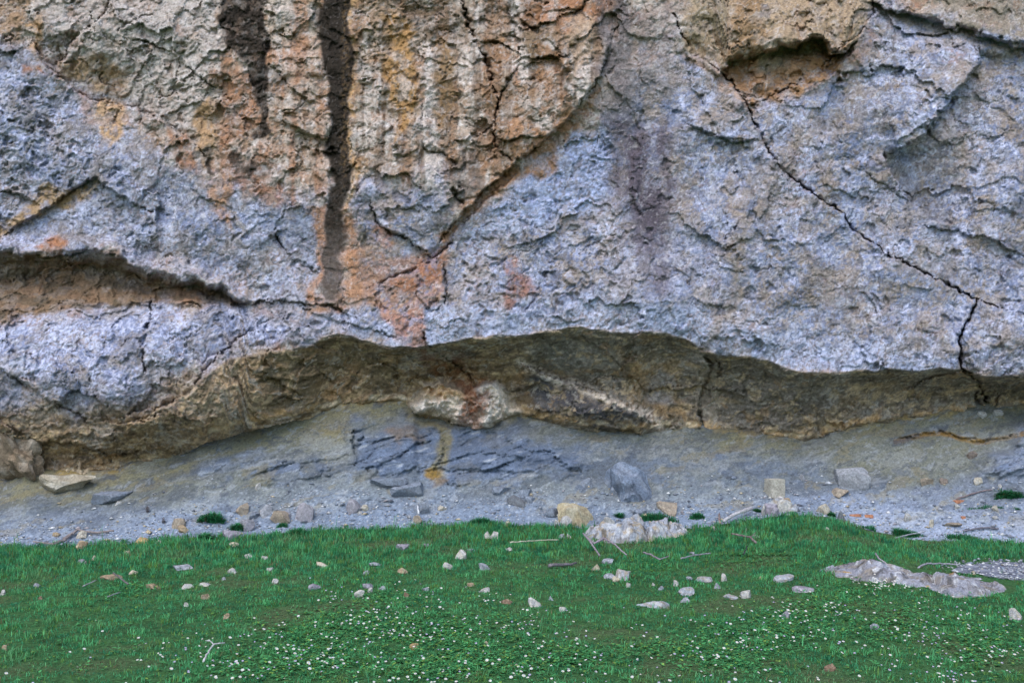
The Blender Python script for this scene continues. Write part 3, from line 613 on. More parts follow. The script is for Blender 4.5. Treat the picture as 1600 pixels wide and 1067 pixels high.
for j in [([(555, 668), (550, 690), (556, 712), (554, 730)], 3.0, .14, -.10, 25), ([(570, 735), (620, 715), (650, 695), (680, 688)], 2.2, .10, .05, 20), ([(615, 742), (650, 735), (690, 730), (700, 742)], 2.4, .10, .06, 20),
          ([(688, 668), (695, 690), (688, 720), (672, 745)], 2.2, .10, -.05, 20), ([(705, 718), (740, 705), (760, 708), (790, 712), (820, 718)], 2.2, .08, .06, 22), ([(720, 738), (760, 735), (800, 722), (826, 715)], 2.0, .09, .06, 20),
          ([(852, 700), (870, 716), (890, 734), (912, 737)], 2.8, .12, .06, 22), ([(790, 680), (795, 695), (830, 705), (850, 700)], 2.0, .07, .04, 18), ([(710, 680), (740, 672), (780, 680)], 1.8, .06, .05, 18), ([(765, 735), (800, 738), (832, 735)], 1.8, .06, .05, 18),
          ([(1400, 690), (1430, 682), (1470, 676), (1500, 684), (1530, 690), (1570, 684), (1600, 678)], 2.6, .10, .06, 30), ([(460, 735), (490, 722), (530, 716), (556, 708)], 2.0, .06, .05, 18), ([(400, 740), (430, 728), (450, 718)], 1.8, .05, .04, 18),
          ([(1280, 655), (1300, 690), (1330, 715)], 1.6, .03, .05, 40), ([(690, 745), (700, 757), (720, 760)], 2.6, .10, .05, 18)]:
    G.groove(j[0], j[1] * .8, j[2] * .6, *j[3:])
# scree stones half sunk in the lower bank
gr = ss(.55, .12, s) * (1 - oc)
f1, f2, pl, rr = worley(X, S * 1.2 + .3 * G.dep, 0.05, 13); G.dep -= .016 * ss(.5, .2, f1) * (rr > .55) * gr
f1, f2, pl, rr2 = worley(X, S * 1.2 + .3 * G.dep, 0.12, 14); G.dep -= .03 * ss(.4, .15, f1) * (rr2 > .8) * gr

n1 = fbm(X, S, 1.2, 4, 220); n2 = fbm(X, S, 5, 4, 224); n3 = fbm(X, S, 22, 3, 228, .65); nA = fbm(A * .3, Bc * 1.6, 3.5, 4, 232)
G.col = np.tile(np.array((.245, .240, .195), f32), (len(u), 1))
G.paint((.285, .255, .16), ss(.5, .95, s + .25 * n1) * .9)
G.paint((.235, .265, .32), ss(.55, .12, s + .12 * n1) * .75)
G.paint((.155, .16, .155), ss(.0, .45, nA) * .75 * ss(.2, .6, s)); G.paint((.40, .39, .34), ss(.1, .5, nA * .7 - n2 * .5) * .65 * ss(.15, .5, s)); G.paint((.15, .155, .16), ss(.05, .5, n1 * .6 + n2 * .7) * .45)
def Q_(pts, col, k=1.0, soft=8, warp=.8, br=.4, nz=None):
    m = G.mask(pts, soft, warp) * k * np.clip(1 - br + br * 2 * ss(-.35, .35, (n2 if nz is None else nz) + .4 * n3), 0, 1)
    G.paint(col, np.clip(m, 0, 1).astype(f32))
Q_([(800, 650), (1000, 672), (1100, 678), (1090, 720), (980, 730), (900, 700), (830, 670)], (.20, .205, .185), .8, 16)
Q_([(880, 690), (1020, 700), (1160, 700), (1280, 720), (1300, 760), (1100, 760), (900, 760)], (.205, .23, .275), .7, 20)
Q_([(1180, 690), (1300, 680), (1420, 660), (1600, 650), (1650, 700), (1500, 730), (1300, 720)], (.255, .25, .21), .75, 18)
Q_([(1020, 672), (1100, 678), (1110, 720), (1060, 735), (1020, 700)], (.32, .31, .27), .6, 14)
Q_([(230, 730), (380, 668), (480, 650), (520, 660), (420, 690), (330, 715), (250, 750)], (.31, .27, .17), .7, 12)
Q_([(330, 735), (390, 700), (450, 700), (400, 712), (350, 745)], (.42, .43, .45), .7, 8); Q_([(470, 690), (500, 672), (548, 690), (545, 715), (480, 712)], (.36, .36, .33), .7, 10)
Q_([(0, 770), (60, 770), (120, 790), (200, 800), (200, 830), (60, 820), (-40, 810)], (.165, .17, .17), .5, 16); Q_([(-40, 800), (250, 790), (380, 800), (300, 835), (-40, 860)], (.30, .32, .36), .6, 14)
Q_([(1300, 790), (1700, 790), (1700, 850), (1420, 845), (1340, 825)], (.37, .38, .42), .8, 10); Q_([(1220, 775), (1600, 740), (1700, 740), (1700, 800), (1300, 800)], (.27, .285, .33), .6, 14)
G.paint((.34, .30, .205), (ss(.62, 1.0, s + .2 * n1) * ss(900, 600, u) * (1 - oc) * .6).astype(f32)); G.paint((.195, .22, .27), (outc * .95).astype(f32)); G.paint((.195, .205, .225), (outc2 * .7 + outl * .7).clip(0, 1).astype(f32)); G.paint((.29, .31, .37), (outc3 * .85).astype(f32))
G.paint((.27, .30, .36), (oc * ss(.05, .4, n2 + .4 * nA) * .8).astype(f32)); G.paint((.11, .125, .15), (oc * ss(.15, .55, nA - .4 * n2) * .6).astype(f32))
G.paint((.58, .58, .57), (oc * ss(.70, .92, ridged(A * .3, Bc * 1.6, 3.0, 3, 240) * .9 + .25 * n2) * .8).astype(f32))
Q_([(596, 670), (655, 668), (650, 692), (612, 698)], (.27, .205, .15), .8, 5); Q_([(680, 662), (700, 665), (708, 690), (700, 725), (680, 750), (660, 745), (678, 715)], (.32, .265, .15), .85, 5)
Q_([(660, 740), (700, 742), (690, 756), (665, 752)], (.34, .21, .08), .8, 4); Q_([(630, 640), (700, 650), (740, 655), (700, 668), (640, 662)], (.36, .29, .165), .8, 8)
Q_([(700, 640), (790, 640), (780, 665), (720, 668)], (.40, .32, .26), .6, 8)
dl, _, _ = polydist(u, v + G.wv2 * 2, [(1400, 690), (1430, 682), (1470, 676), (1500, 684), (1530, 690), (1570, 684), (1600, 678)]); G.paint((.34, .20, .08), (ss(6, 2, dl) * .8).astype(f32))
G.paint((.50, .37, .19), (ss(.94, 1.0, s + .03 * n2) * ss(-.3, .2, n1 + .5 * n2) * .8).astype(f32))
G.paint((.50, .50, .50), (ss(.40, .62, n3 + .2 * n2) * ss(.6, .1, s) * (1 - oc) * .55).astype(f32)); G.paint((.10, .10, .105), (ss(.36, .65, fbm(X, S, 26, 3, 250)) * (1 - oc) * .55).astype(f32))
def gp(f, seed, lo, w): return ss(lo, lo + w, fbm(A * .6 + .1 * G.wu2, Bc * 1.3 + .1 * G.wv2, f, 5, seed, .62))
for col, f_, sd, lo, w, k in [((.13, .135, .14), 1.6, 701, .12, .2, .6), ((.38, .37, .33), 2.2, 706, .22, .12, .55), ((.12, .13, .15), 5.0, 711, .24, .1, .55), ((.44, .44, .43), 8.0, 716, .28, .08, .55), ((.31, .25, .145), 2.8, 721, .24, .14, .45), ((.09, .09, .095), 14., 726, .32, .08, .5)]:
    G.paint(col, (gp(f_, sd, lo, w) * k * .8 * ss(.02, .25, s) * (1 - .6 * outc)).astype(f32))
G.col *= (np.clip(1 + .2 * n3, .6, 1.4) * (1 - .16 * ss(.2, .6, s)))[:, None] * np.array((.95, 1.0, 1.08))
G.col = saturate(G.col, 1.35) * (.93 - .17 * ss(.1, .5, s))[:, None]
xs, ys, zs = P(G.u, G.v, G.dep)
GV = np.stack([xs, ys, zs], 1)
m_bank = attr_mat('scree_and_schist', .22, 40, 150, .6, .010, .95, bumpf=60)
bank = tag(empty('scree_slope', (0, 12.5, 0)), kind='structure')
fu = G.u[gq].mean(1); fv = G.v[gq].mean(1)
keep = (fv > FOOT(fu) - 16) & (fv < EDGE(fu) + 7)
ocf = outc[gq].mean(1) > .5; ocf3 = outc3[gq].mean(1) > .5
for nm, m in [('scree', keep & ~ocf & ~ocf3), ('schist_outcrop', keep & ocf), ('schist_outcrop', keep & ocf3)]:
    o = sub_mesh(GV, gq[m], G.col, nm, m_bank, bank)
    if nm != 'scree': o['label'] = 'blue-grey slabby schist cut by an ochre vein' if m is not None and ocf[m].any() else 'leaning stack of thin grey schist plates'

# ------------------------------------------------------------------ meadow soil, out to the horizon
mx = axis(-8, 8, 0.05, -600, 600, 1.25); my = axis(4.5, 12.4, 0.05, -600, 13.2, 1.25)
U2, V2, mq = grid(mx, my)
hz = ground_z(U2, V2)
MV = np.stack([U2, V2, hz + .012 * fbm(U2, V2, 6, 3, 300)], 1)
nb = fbm(U2, V2, 1.1, 4, 301); nc = fbm(U2, V2, 7, 3, 305)
mc = np.tile(np.array((.050, .125, .045), f32), (len(U2), 1))
def lerp(c, col, m): return c * (1 - m[:, None]) + np.array(col, f32) * m[:, None]
mc = lerp(mc, (.10, .095, .055), ss(.15, .6, nb + .4 * nc) * .45); mc = lerp(mc, (.035, .09, .035), ss(.1, .5, -nb + .3 * nc) * .7)
m_soil = attr_mat('meadow_soil', .4, 30, 90, .9, .02, 1.0)
tag(mesh_obj('meadow', MV, mq[:, ::-1], m_soil, None, mc), kind='structure')
# ------------------------------------------------------------------ loose things: builders
import bmesh
m_stone = attr_mat('loose_stone', .28, 40, 170, .9, .012, .9, bumpf=70)
m_wood = attr_mat('weathered_wood', .35, 60, 200, .7, .006, .85, bumpf=120)
iu0 = int(np.argmin(np.abs(ub_ + 40)));
def ground_at(u, v):
    """real surface under a photo pixel: displaced bank or meadow"""
    if v >= EDGE(u) + 1: return on_meadow(u, v)
    iu = int(np.argmin(np.abs(ub_ - u))); iv = int(np.clip(np.argmin(np.abs(vb_ - v)), 0, len(vb_) - 1))
    return np.array(P(u, v, float(G.dep[iv * len(ub_) + iu])))
_bm = bmesh.new(); bmesh.ops.create_icosphere(_bm, subdivisions=4, radius=1.0)
ICO_V = np.array([q.co[:] for q in _bm.verts]); ICO_F = np.array([[q.index for q in fa.verts] for fa in _bm.faces]); _bm.free()
_bm = bmesh.new(); bmesh.ops.create_icosphere(_bm, subdivisions=3, radius=1.0)
ICO3_V = np.array([q.co[:] for q in _bm.verts]); ICO3_F = np.array([[q.index for q in fa.verts] for fa in _bm.faces]); _bm.free()

def n3d(p, f, seed, o=3):
    return (fbm(p[:, 0] + p[:, 2] * .37, p[:, 1] + p[:, 2] * .61, f, o, seed) + fbm(p[:, 1] + p[:, 0] * .29, p[:, 2] * 1.1 + p[:, 0] * .43, f, o, seed + 31)) * .6

def rock_geo(w, d, h, seed, cuts=9, rough=.10, cols=((.4, .4, .4),), hi=False, top_flat=False):
    """an angular stone, about w x d x h, its base at z = 0, cut by random planes and roughened"""
    r = np.random.RandomState(seed)
    p = (ICO_V if hi else ICO3_V).copy(); F_ = ICO_F if hi else ICO3_F
    pw = r.uniform(2.0, 3.4)
    p = p / (np.abs(p) ** pw).sum(1, keepdims=True) ** (1 / pw)
    p[:, 0] += p[:, 2] * r.uniform(-.45, .45); p[:, 0] *= 1 + .35 * r.uniform(-1, 1) * p[:, 1]; p[:, 2] *= 1 + .5 * r.uniform(-1, 1) * p[:, 0]
    for k in range(cuts):
        n = r.normal(size=3) * np.array([1, 1, .8]); n /= np.linalg.norm(n)
        if top_flat and k == 0: n = np.array([r.normal() * .18, r.normal() * .18, 1]); n /= np.linalg.norm(n)
        c = .42 + .42 * r.rand()
        dd = p @ n - c; p -= np.maximum(dd, 0)[:, None] * n
    off = r.rand(3) * 40
    q = p + off
    p *= (1 + rough * 1.6 * n3d(q, 1.3, seed % 50, 2))[:, None]
    mn, mx = p.min(0), p.max(0)
    p = (p - (mn + mx) / 2) / (mx - mn)
    p = p * np.array([w, d, h]) + np.array([0, 0, h / 2])
    mm = (w * d * h) ** (1 / 3)
    nrm = p - np.array([0, 0, h / 2]); nrm = nrm / np.array([w, d, h]) ** 2; nrm /= np.linalg.norm(nrm, axis=1, keepdims=True) + 1e-9
    qm = p / mm + off
    p = p + nrm * (mm * rough * (.55 * n3d(qm, 1.8, seed % 50 + 7, 4) + .5 * (ridged(qm[:, 0] + qm[:, 2] * .6, qm[:, 1] + qm[:, 2], 2.2, 3, seed % 30) - .6)))[:, None]
    q = p / max(w, .05) * 2.2 + off
    c = np.tile(np.array(cols[0], f32), (len(p), 1))
    for i, cc in enumerate(cols[1:]):
        c = lerp(c, cc, (ss(.0, .35, n3d(q, 1.6 + i * .9, seed % 40 + 11 + i * 5, 4)) * .9).astype(f32))
    c *= np.clip(1 + .25 * n3d(q, 6, seed % 30, 3), .6, 1.4)[:, None]
    return p, F_, c

PAL = {'W': ((.55, .52, .47), (.44, .38, .30), (.36, .36, .38)), 'C': ((.56, .48, .35), (.46, .37, .25), (.62, .58, .50)), 'T': ((.42, .31, .20), (.50, .41, .29), (.30, .22, .15)),
       'O': ((.50, .34, .16), (.56, .45, .28), (.40, .25, .12)), 'G': ((.34, .35, .38), (.44, .44, .46), (.25, .25, .27)), 'B': ((.20, .24, .31), (.28, .31, .37), (.14, .16, .20)),
       'P': ((.33, .30, .34), (.42, .39, .42), (.26, .25, .28)), 'R': ((.24, .16, .11), (.32, .23, .16), (.17, .12, .085)), 'Y': ((.58, .46, .25), (.62, .54, .38), (.46, .33, .16)), 'D': ((.13, .14, .16), (.20, .21, .23), (.09, .09, .10)),
       'L': ((.38, .40, .44), (.27, .26, .26), (.50, .49, .48), (.36, .30, .22))}
def stone(u, vb, w, h, pal, label, shape='lump', name='stone', cat='stone', group=None, parent=None, seed=None, yaw=None, depth=None, sink=.48, rough=.10, tilt=0, hi=None):
    """a stone whose visible foot is at photo pixel (u, vb), w by h photo pixels large"""
    g = ground_at(u, vb); k = g[1] / FPX
    W, H = w * k, h * k * (.9 if name == 'stone' else 1)
    D = depth if depth else W * {'lump': .85, 'flat': .9, 'slab': .7, 'angular': .8}[shape]
    seed = seed if seed is not None else int(u * 7 + vb * 13) % 9973
    hh = H / (1 - sink) + .015
    vtx, fc, cc = rock_geo(W, D, hh, seed, {'lump': 10, 'flat': 11, 'slab': 13, 'angular': 14}[shape], {'lump': .10, 'flat': .10, 'slab': .05, 'angular': .07}[shape] if rough == .10 else rough, PAL[pal], hi=(w > 40) if hi is None else hi, top_flat=shape in ('flat', 'slab'))
    a = yaw if yaw is not None else random.Random(seed).uniform(-.5, .5)
    ca_, sa_ = math.cos(a), math.sin(a)
    if tilt:
        ct, st = math.cos(tilt), math.sin(tilt); vtx = np.stack([vtx[:, 0] * ct - vtx[:, 2] * st, vtx[:, 1], vtx[:, 0] * st + vtx[:, 2] * ct], 1)
    vtx = np.stack([(vtx[:, 0] * ca_ - vtx[:, 1] * sa_), vtx[:, 0] * sa_ + vtx[:, 1] * ca_, vtx[:, 2]], 1)
    vtx[:, 0] *= W / max(np.ptp(vtx[:, 0]), 1e-4)
    vtx[:, 2] -= sink * hh
    loc = np.array([g[0], g[1] + D * .40, g[2]])
    cc = cc * .86
    if vb < EDGE(u) and name == 'stone': cc = cc * .68 + np.array((.24, .245, .25)) * .32
    if g[1] > 11.3 and vb < EDGE(u): loc[2] += D * .22; loc[1] = g[1] + D * .35
    if parent: vtx = vtx + loc - np.array(parent.location); loc = (0, 0, 0)
    o = mesh_obj(name, vtx, fc, m_stone, parent, cc)
    o.data.set_sharp_from_angle(angle=math.radians(24))
    o.location = loc
    if not parent: tag(o, label, cat, group)
    elif label: o['label'] = label
    return o

def tube_geo(pts, rad, sides=7, seed=0, wob=.25):
    pts = np.array(pts, float); r = np.random.RandomState(seed)
    out = [pts[0]]; rr = [rad[0]]
    for i in range(len(pts) - 1):
        n = max(2, int(np.linalg.norm(pts[i + 1] - pts[i]) / max(.03, rad[0] * 3)))
        for t in range(1, n + 1):
            s_ = t / n
            out.append(pts[i] * (1 - s_) + pts[i + 1] * s_ + r.normal(size=3) * rad[i] * wob); rr.append(rad[i] * (1 - s_) + rad[i + 1] * s_)
    out = np.array(out); V_, F_ = [], []
    for i, c in enumerate(out):
        tg = out[min(i + 1, len(out) - 1)] - out[max(i - 1, 0)]; tg /= np.linalg.norm(tg) + 1e-9
        a = np.cross(tg, [0, 0, 1.0]); a = a / (np.linalg.norm(a) + 1e-9); b = np.cross(tg, a)
        for k in range(sides):
            th = 2 * math.pi * k / sides; q = rr[i] * (1 + .22 * r.normal() * .5)
            V_.append(c + q * (math.cos(th) * a + math.sin(th) * b))
    for i in range(len(out) - 1):
        for k in range(sides):
            k2 = (k + 1) % sides
            F_.append((i * sides + k, i * sides + k2, (i + 1) * sides + k2, (i + 1) * sides + k))
    n = len(V_); V_.append(out[0]); V_.append(out[-1]); L_ = (len(out) - 1) * sides
    for k in range(sides):
        k2 = (k + 1) % sides
        F_.append((n, k2, k, k)); F_.append((n + 1, L_ + k, L_ + k2, L_ + k2))
    return np.array(V_), F_

def stick(segs, label, name='stick', cat='stick', col=(.30, .26, .25), lift=.02, group=None, parts='branch'):
    """segs: list of (pixel points, start px width, end px width, extra lift list or None); the first is the stem, the others its branches"""
    root = None
    for n, (px, w0, w1, lf) in enumerate(segs):
        P3 = []; R_ = []
        for i, (a, b) in enumerate(px):
            g = ground_at(a, b); k = g[1] / FPX; t = i / max(1, len(px) - 1); ra = (w0 * (1 - t) + w1 * t) * k * .5
            P3.append(g + np.array([0, 0, ra * .8 + lift + (lf[i] if lf else 0)])); R_.append(ra)
        if root is None: base = P3[0].copy()
        Vt, Ft = tube_geo(np.array(P3) - base, R_, 7, int(px[0][0]) + n)
        tri = []
        for fa in Ft:
            if fa[2] == fa[3]: tri.append(fa[:3])
            else: tri.append((fa[0], fa[1], fa[2])); tri.append((fa[0], fa[2], fa[3]))
        cc = np.tile(np.array(col, f32), (len(Vt), 1)) * np.clip(1 + .3 * np.random.RandomState(n).normal(size=(len(Vt), 1)) * .5, .6, 1.4)
        o = mesh_obj(name if root is None else parts, Vt, np.array(tri), m_wood, root, cc)
        if root is None:
            root = o; o.location = base; tag(o, label, cat, group)
    return root

# ------------------------------------------------------------------ calcite mound and boulders of the cliff foot
PAL['K'] = ((.25, .19, .13), (.42, .36, .29), (.15, .115, .08))
boulder = stone(16, 770, 84, 74, 'K', 'brown and cream boulder wedged under the cliff at the left edge', 'lump', 'boulder', 'boulder', depth=.6, rough=.30, sink=.12, yaw=.1, seed=9)
PAL['Q'] = ((.40, .34, .25), (.30, .25, .18), (.48, .44, .36))
stone(96, 773, 94, 19, 'Q', 'flat pale cream boulder lying under the low overhang', 'flat', 'boulder', 'boulder', depth=.42, rough=.12, yaw=0)
stone(985, 783, 76, 46, 'B', 'large blue-grey boulder embedded in the scree slope', 'angular', 'boulder', 'boulder', depth=.5, sink=.35, yaw=.15, rough=.16, seed=14)
stone(1336, 762, 48, 24, 'G', 'flat grey angular slab resting on the scree right of the concrete block', 'slab', depth=.34, yaw=-.2)
stone(636, 779, 54, 19, 'B', 'dark blue-grey slab at the foot of the schist outcrop', 'slab', depth=.3, yaw=.1)
stone(606, 764, 60, 10, 'B', 'thin dark slab lying just above the other dark slab', 'slab', depth=.3, yaw=.1)

# ------------------------------------------------------------------ bedrock showing through the grass
def bedrock(name, label, cat, front, top, depth, cols, seed, rel=.03, facet=.22, cuts=(), lichen=0.0):
    """a low rock rising out of the turf: front line and skyline in photo pixels, depth in metres; split into blocks at the given columns"""
    fu_ = [q[0] for q in front]; FL = line(front); TL = line(top)
    us = np.linspace(fu_[0], fu_[-1], 90); fr = on_meadow_n(us, FL(us))
    ys_ = fr[:, 1] + .62 * depth; zt = CAMZ + (VH - TL(us)) / FPX * ys_
    Hs = np.maximum(zt - ground_z(fr[:, 0], ys_), .015)
    nx = int((fr[-1, 0] - fr[0, 0]) / .011); ny = int(depth * 1.1 / .013)
    xx, tt = np.meshgrid(np.linspace(fr[0, 0], fr[-1, 0], nx), np.linspace(-.06, 1.06, ny)); xx, tt = xx.ravel(), tt.ravel()
    yf = np.interp(xx, fr[:, 0], fr[:, 1]); yy = yf + depth * (tt + .10 * fbm(xx, tt * 0, 2.5, 3, seed))
    H = np.interp(xx, fr[:, 0], Hs); en = ss(fr[0, 0] - .01, fr[0, 0] + .14, xx) * ss(fr[-1, 0] + .01, fr[-1, 0] - .14, xx)
    q = np.clip(tt, 0, 1); prof = np.clip(np.sin(np.pi * q ** .75), 0, 1) ** .55 * en
    wx_ = xx + .05 * fbm(xx, yy, 6, 3, seed + 1); wy_ = yy + .05 * fbm(xx, yy, 6, 3, seed + 2)
    f1, f2, pl1, _ = worley(wx_, wy_, facet, seed); f1b, f2b, pl2, _ = worley(wx_, wy_, facet * .38, seed + 3)
    zz = ground_z(xx, yy) - .035 + (H + .035) * prof + prof * (rel * pl1 + rel * .45 * pl2 + rel * .6 * fbm(xx, yy, 5, 4, seed + 5) - .7 * rel * ss(.10, .0, f2 - f1) + .008 * fbm(xx, yy, 28, 3, seed + 6))
    c = np.tile(np.array(cols[0], f32), (len(xx), 1))
    for i, cc in enumerate(cols[1:]): c = lerp(c, cc, (ss(.05, .3, fbm(wx_, wy_ + zz * 2, 3.0 + 2.1 * i, 5, seed + 11 + 4 * i, .6)) * .85).astype(f32))
    c = lerp(c, (.56, .56, .57), (ss(.28, .42, fbm(xx, yy, 11, 4, seed + 44, .6)) * .7).astype(f32)); c = lerp(c, (.07, .065, .06), (ss(.24, .42, fbm(xx, yy, 9, 4, seed + 40, .6)) * .7).astype(f32))
    if lichen:
        f1, _, _, rr_ = worley(wx_, wy_, .26, 5); c = lerp(c, (.40, .23, .05), (.8 * ss(.10, .05, f1 + .05 * fbm(xx, yy, 30, 2, 3)) * (rr_ > 1 - lichen)).astype(f32))
    idx = np.arange(nx * ny).reshape(ny, nx); qd = np.stack([idx[:-1, :-1], idx[:-1, 1:], idx[1:, 1:], idx[1:, :-1]], -1).reshape(-1, 4)
    base = np.array([fr[45, 0], fr[45, 1], ground_z(fr[45:46, 0], fr[45:46, 1])[0]])
    e = empty(name, base); tag(e, label, cat)
    Vv = np.stack([xx, yy, zz], 1) - base; fx_ = (xx + .10 * fbm(xx, yy, 3, 2, seed + 50))[qd].mean(1); cx_ = [-1e9] + [np.interp(k_, us, fr[:, 0]) for k_ in cuts] + [1e9]
    for i in range(len(cx_) - 1):
        m = (fx_ >= cx_[i]) & (fx_ < cx_[i + 1]); ids = np.unique(qd[m]); rm = np.zeros(len(Vv), np.int32); rm[ids] = np.arange(len(ids))
        mesh_obj('block', Vv[ids], rm[qd[m]], m_stone, e, c[ids])
    return e
bedrock('rock_outcrop', 'long pale grey rock outcrop half buried at the edge of the grass', 'rock', [(908, 842), (940, 848), (985, 848), (1030, 844), (1088, 834)], [(908, 828), (925, 824), (945, 815), (960, 818), (985, 814), (1003, 812), (1014, 820), (1024, 813), (1040, 815), (1056, 816), (1088, 829)], .55,
        ((.33, .345, .385), (.44, .44, .44), (.22, .20, .185), (.40, .32, .22)), 3, .085, .30, (1012,))
bedrock('lichen_rock', 'long low grey rock with orange lichen spots among the daisies', 'rock', [(1292, 906), (1340, 908), (1400, 912), (1450, 920), (1490, 934), (1540, 934), (1592, 922)], [(1292, 896), (1318, 887), (1350, 883), (1372, 878), (1395, 878), (1430, 886), (1465, 893), (1500, 902), (1540, 905), (1592, 912)], .62,
        ((.265, .265, .305), (.35, .355, .40), (.18, .17, .175), (.28, .24, .20)), 8, .050, .34, (1440,), .3)
stone(952, 822, 20, 12, 'W', 'small white stone perched on the left of the pale outcrop', 'lump')

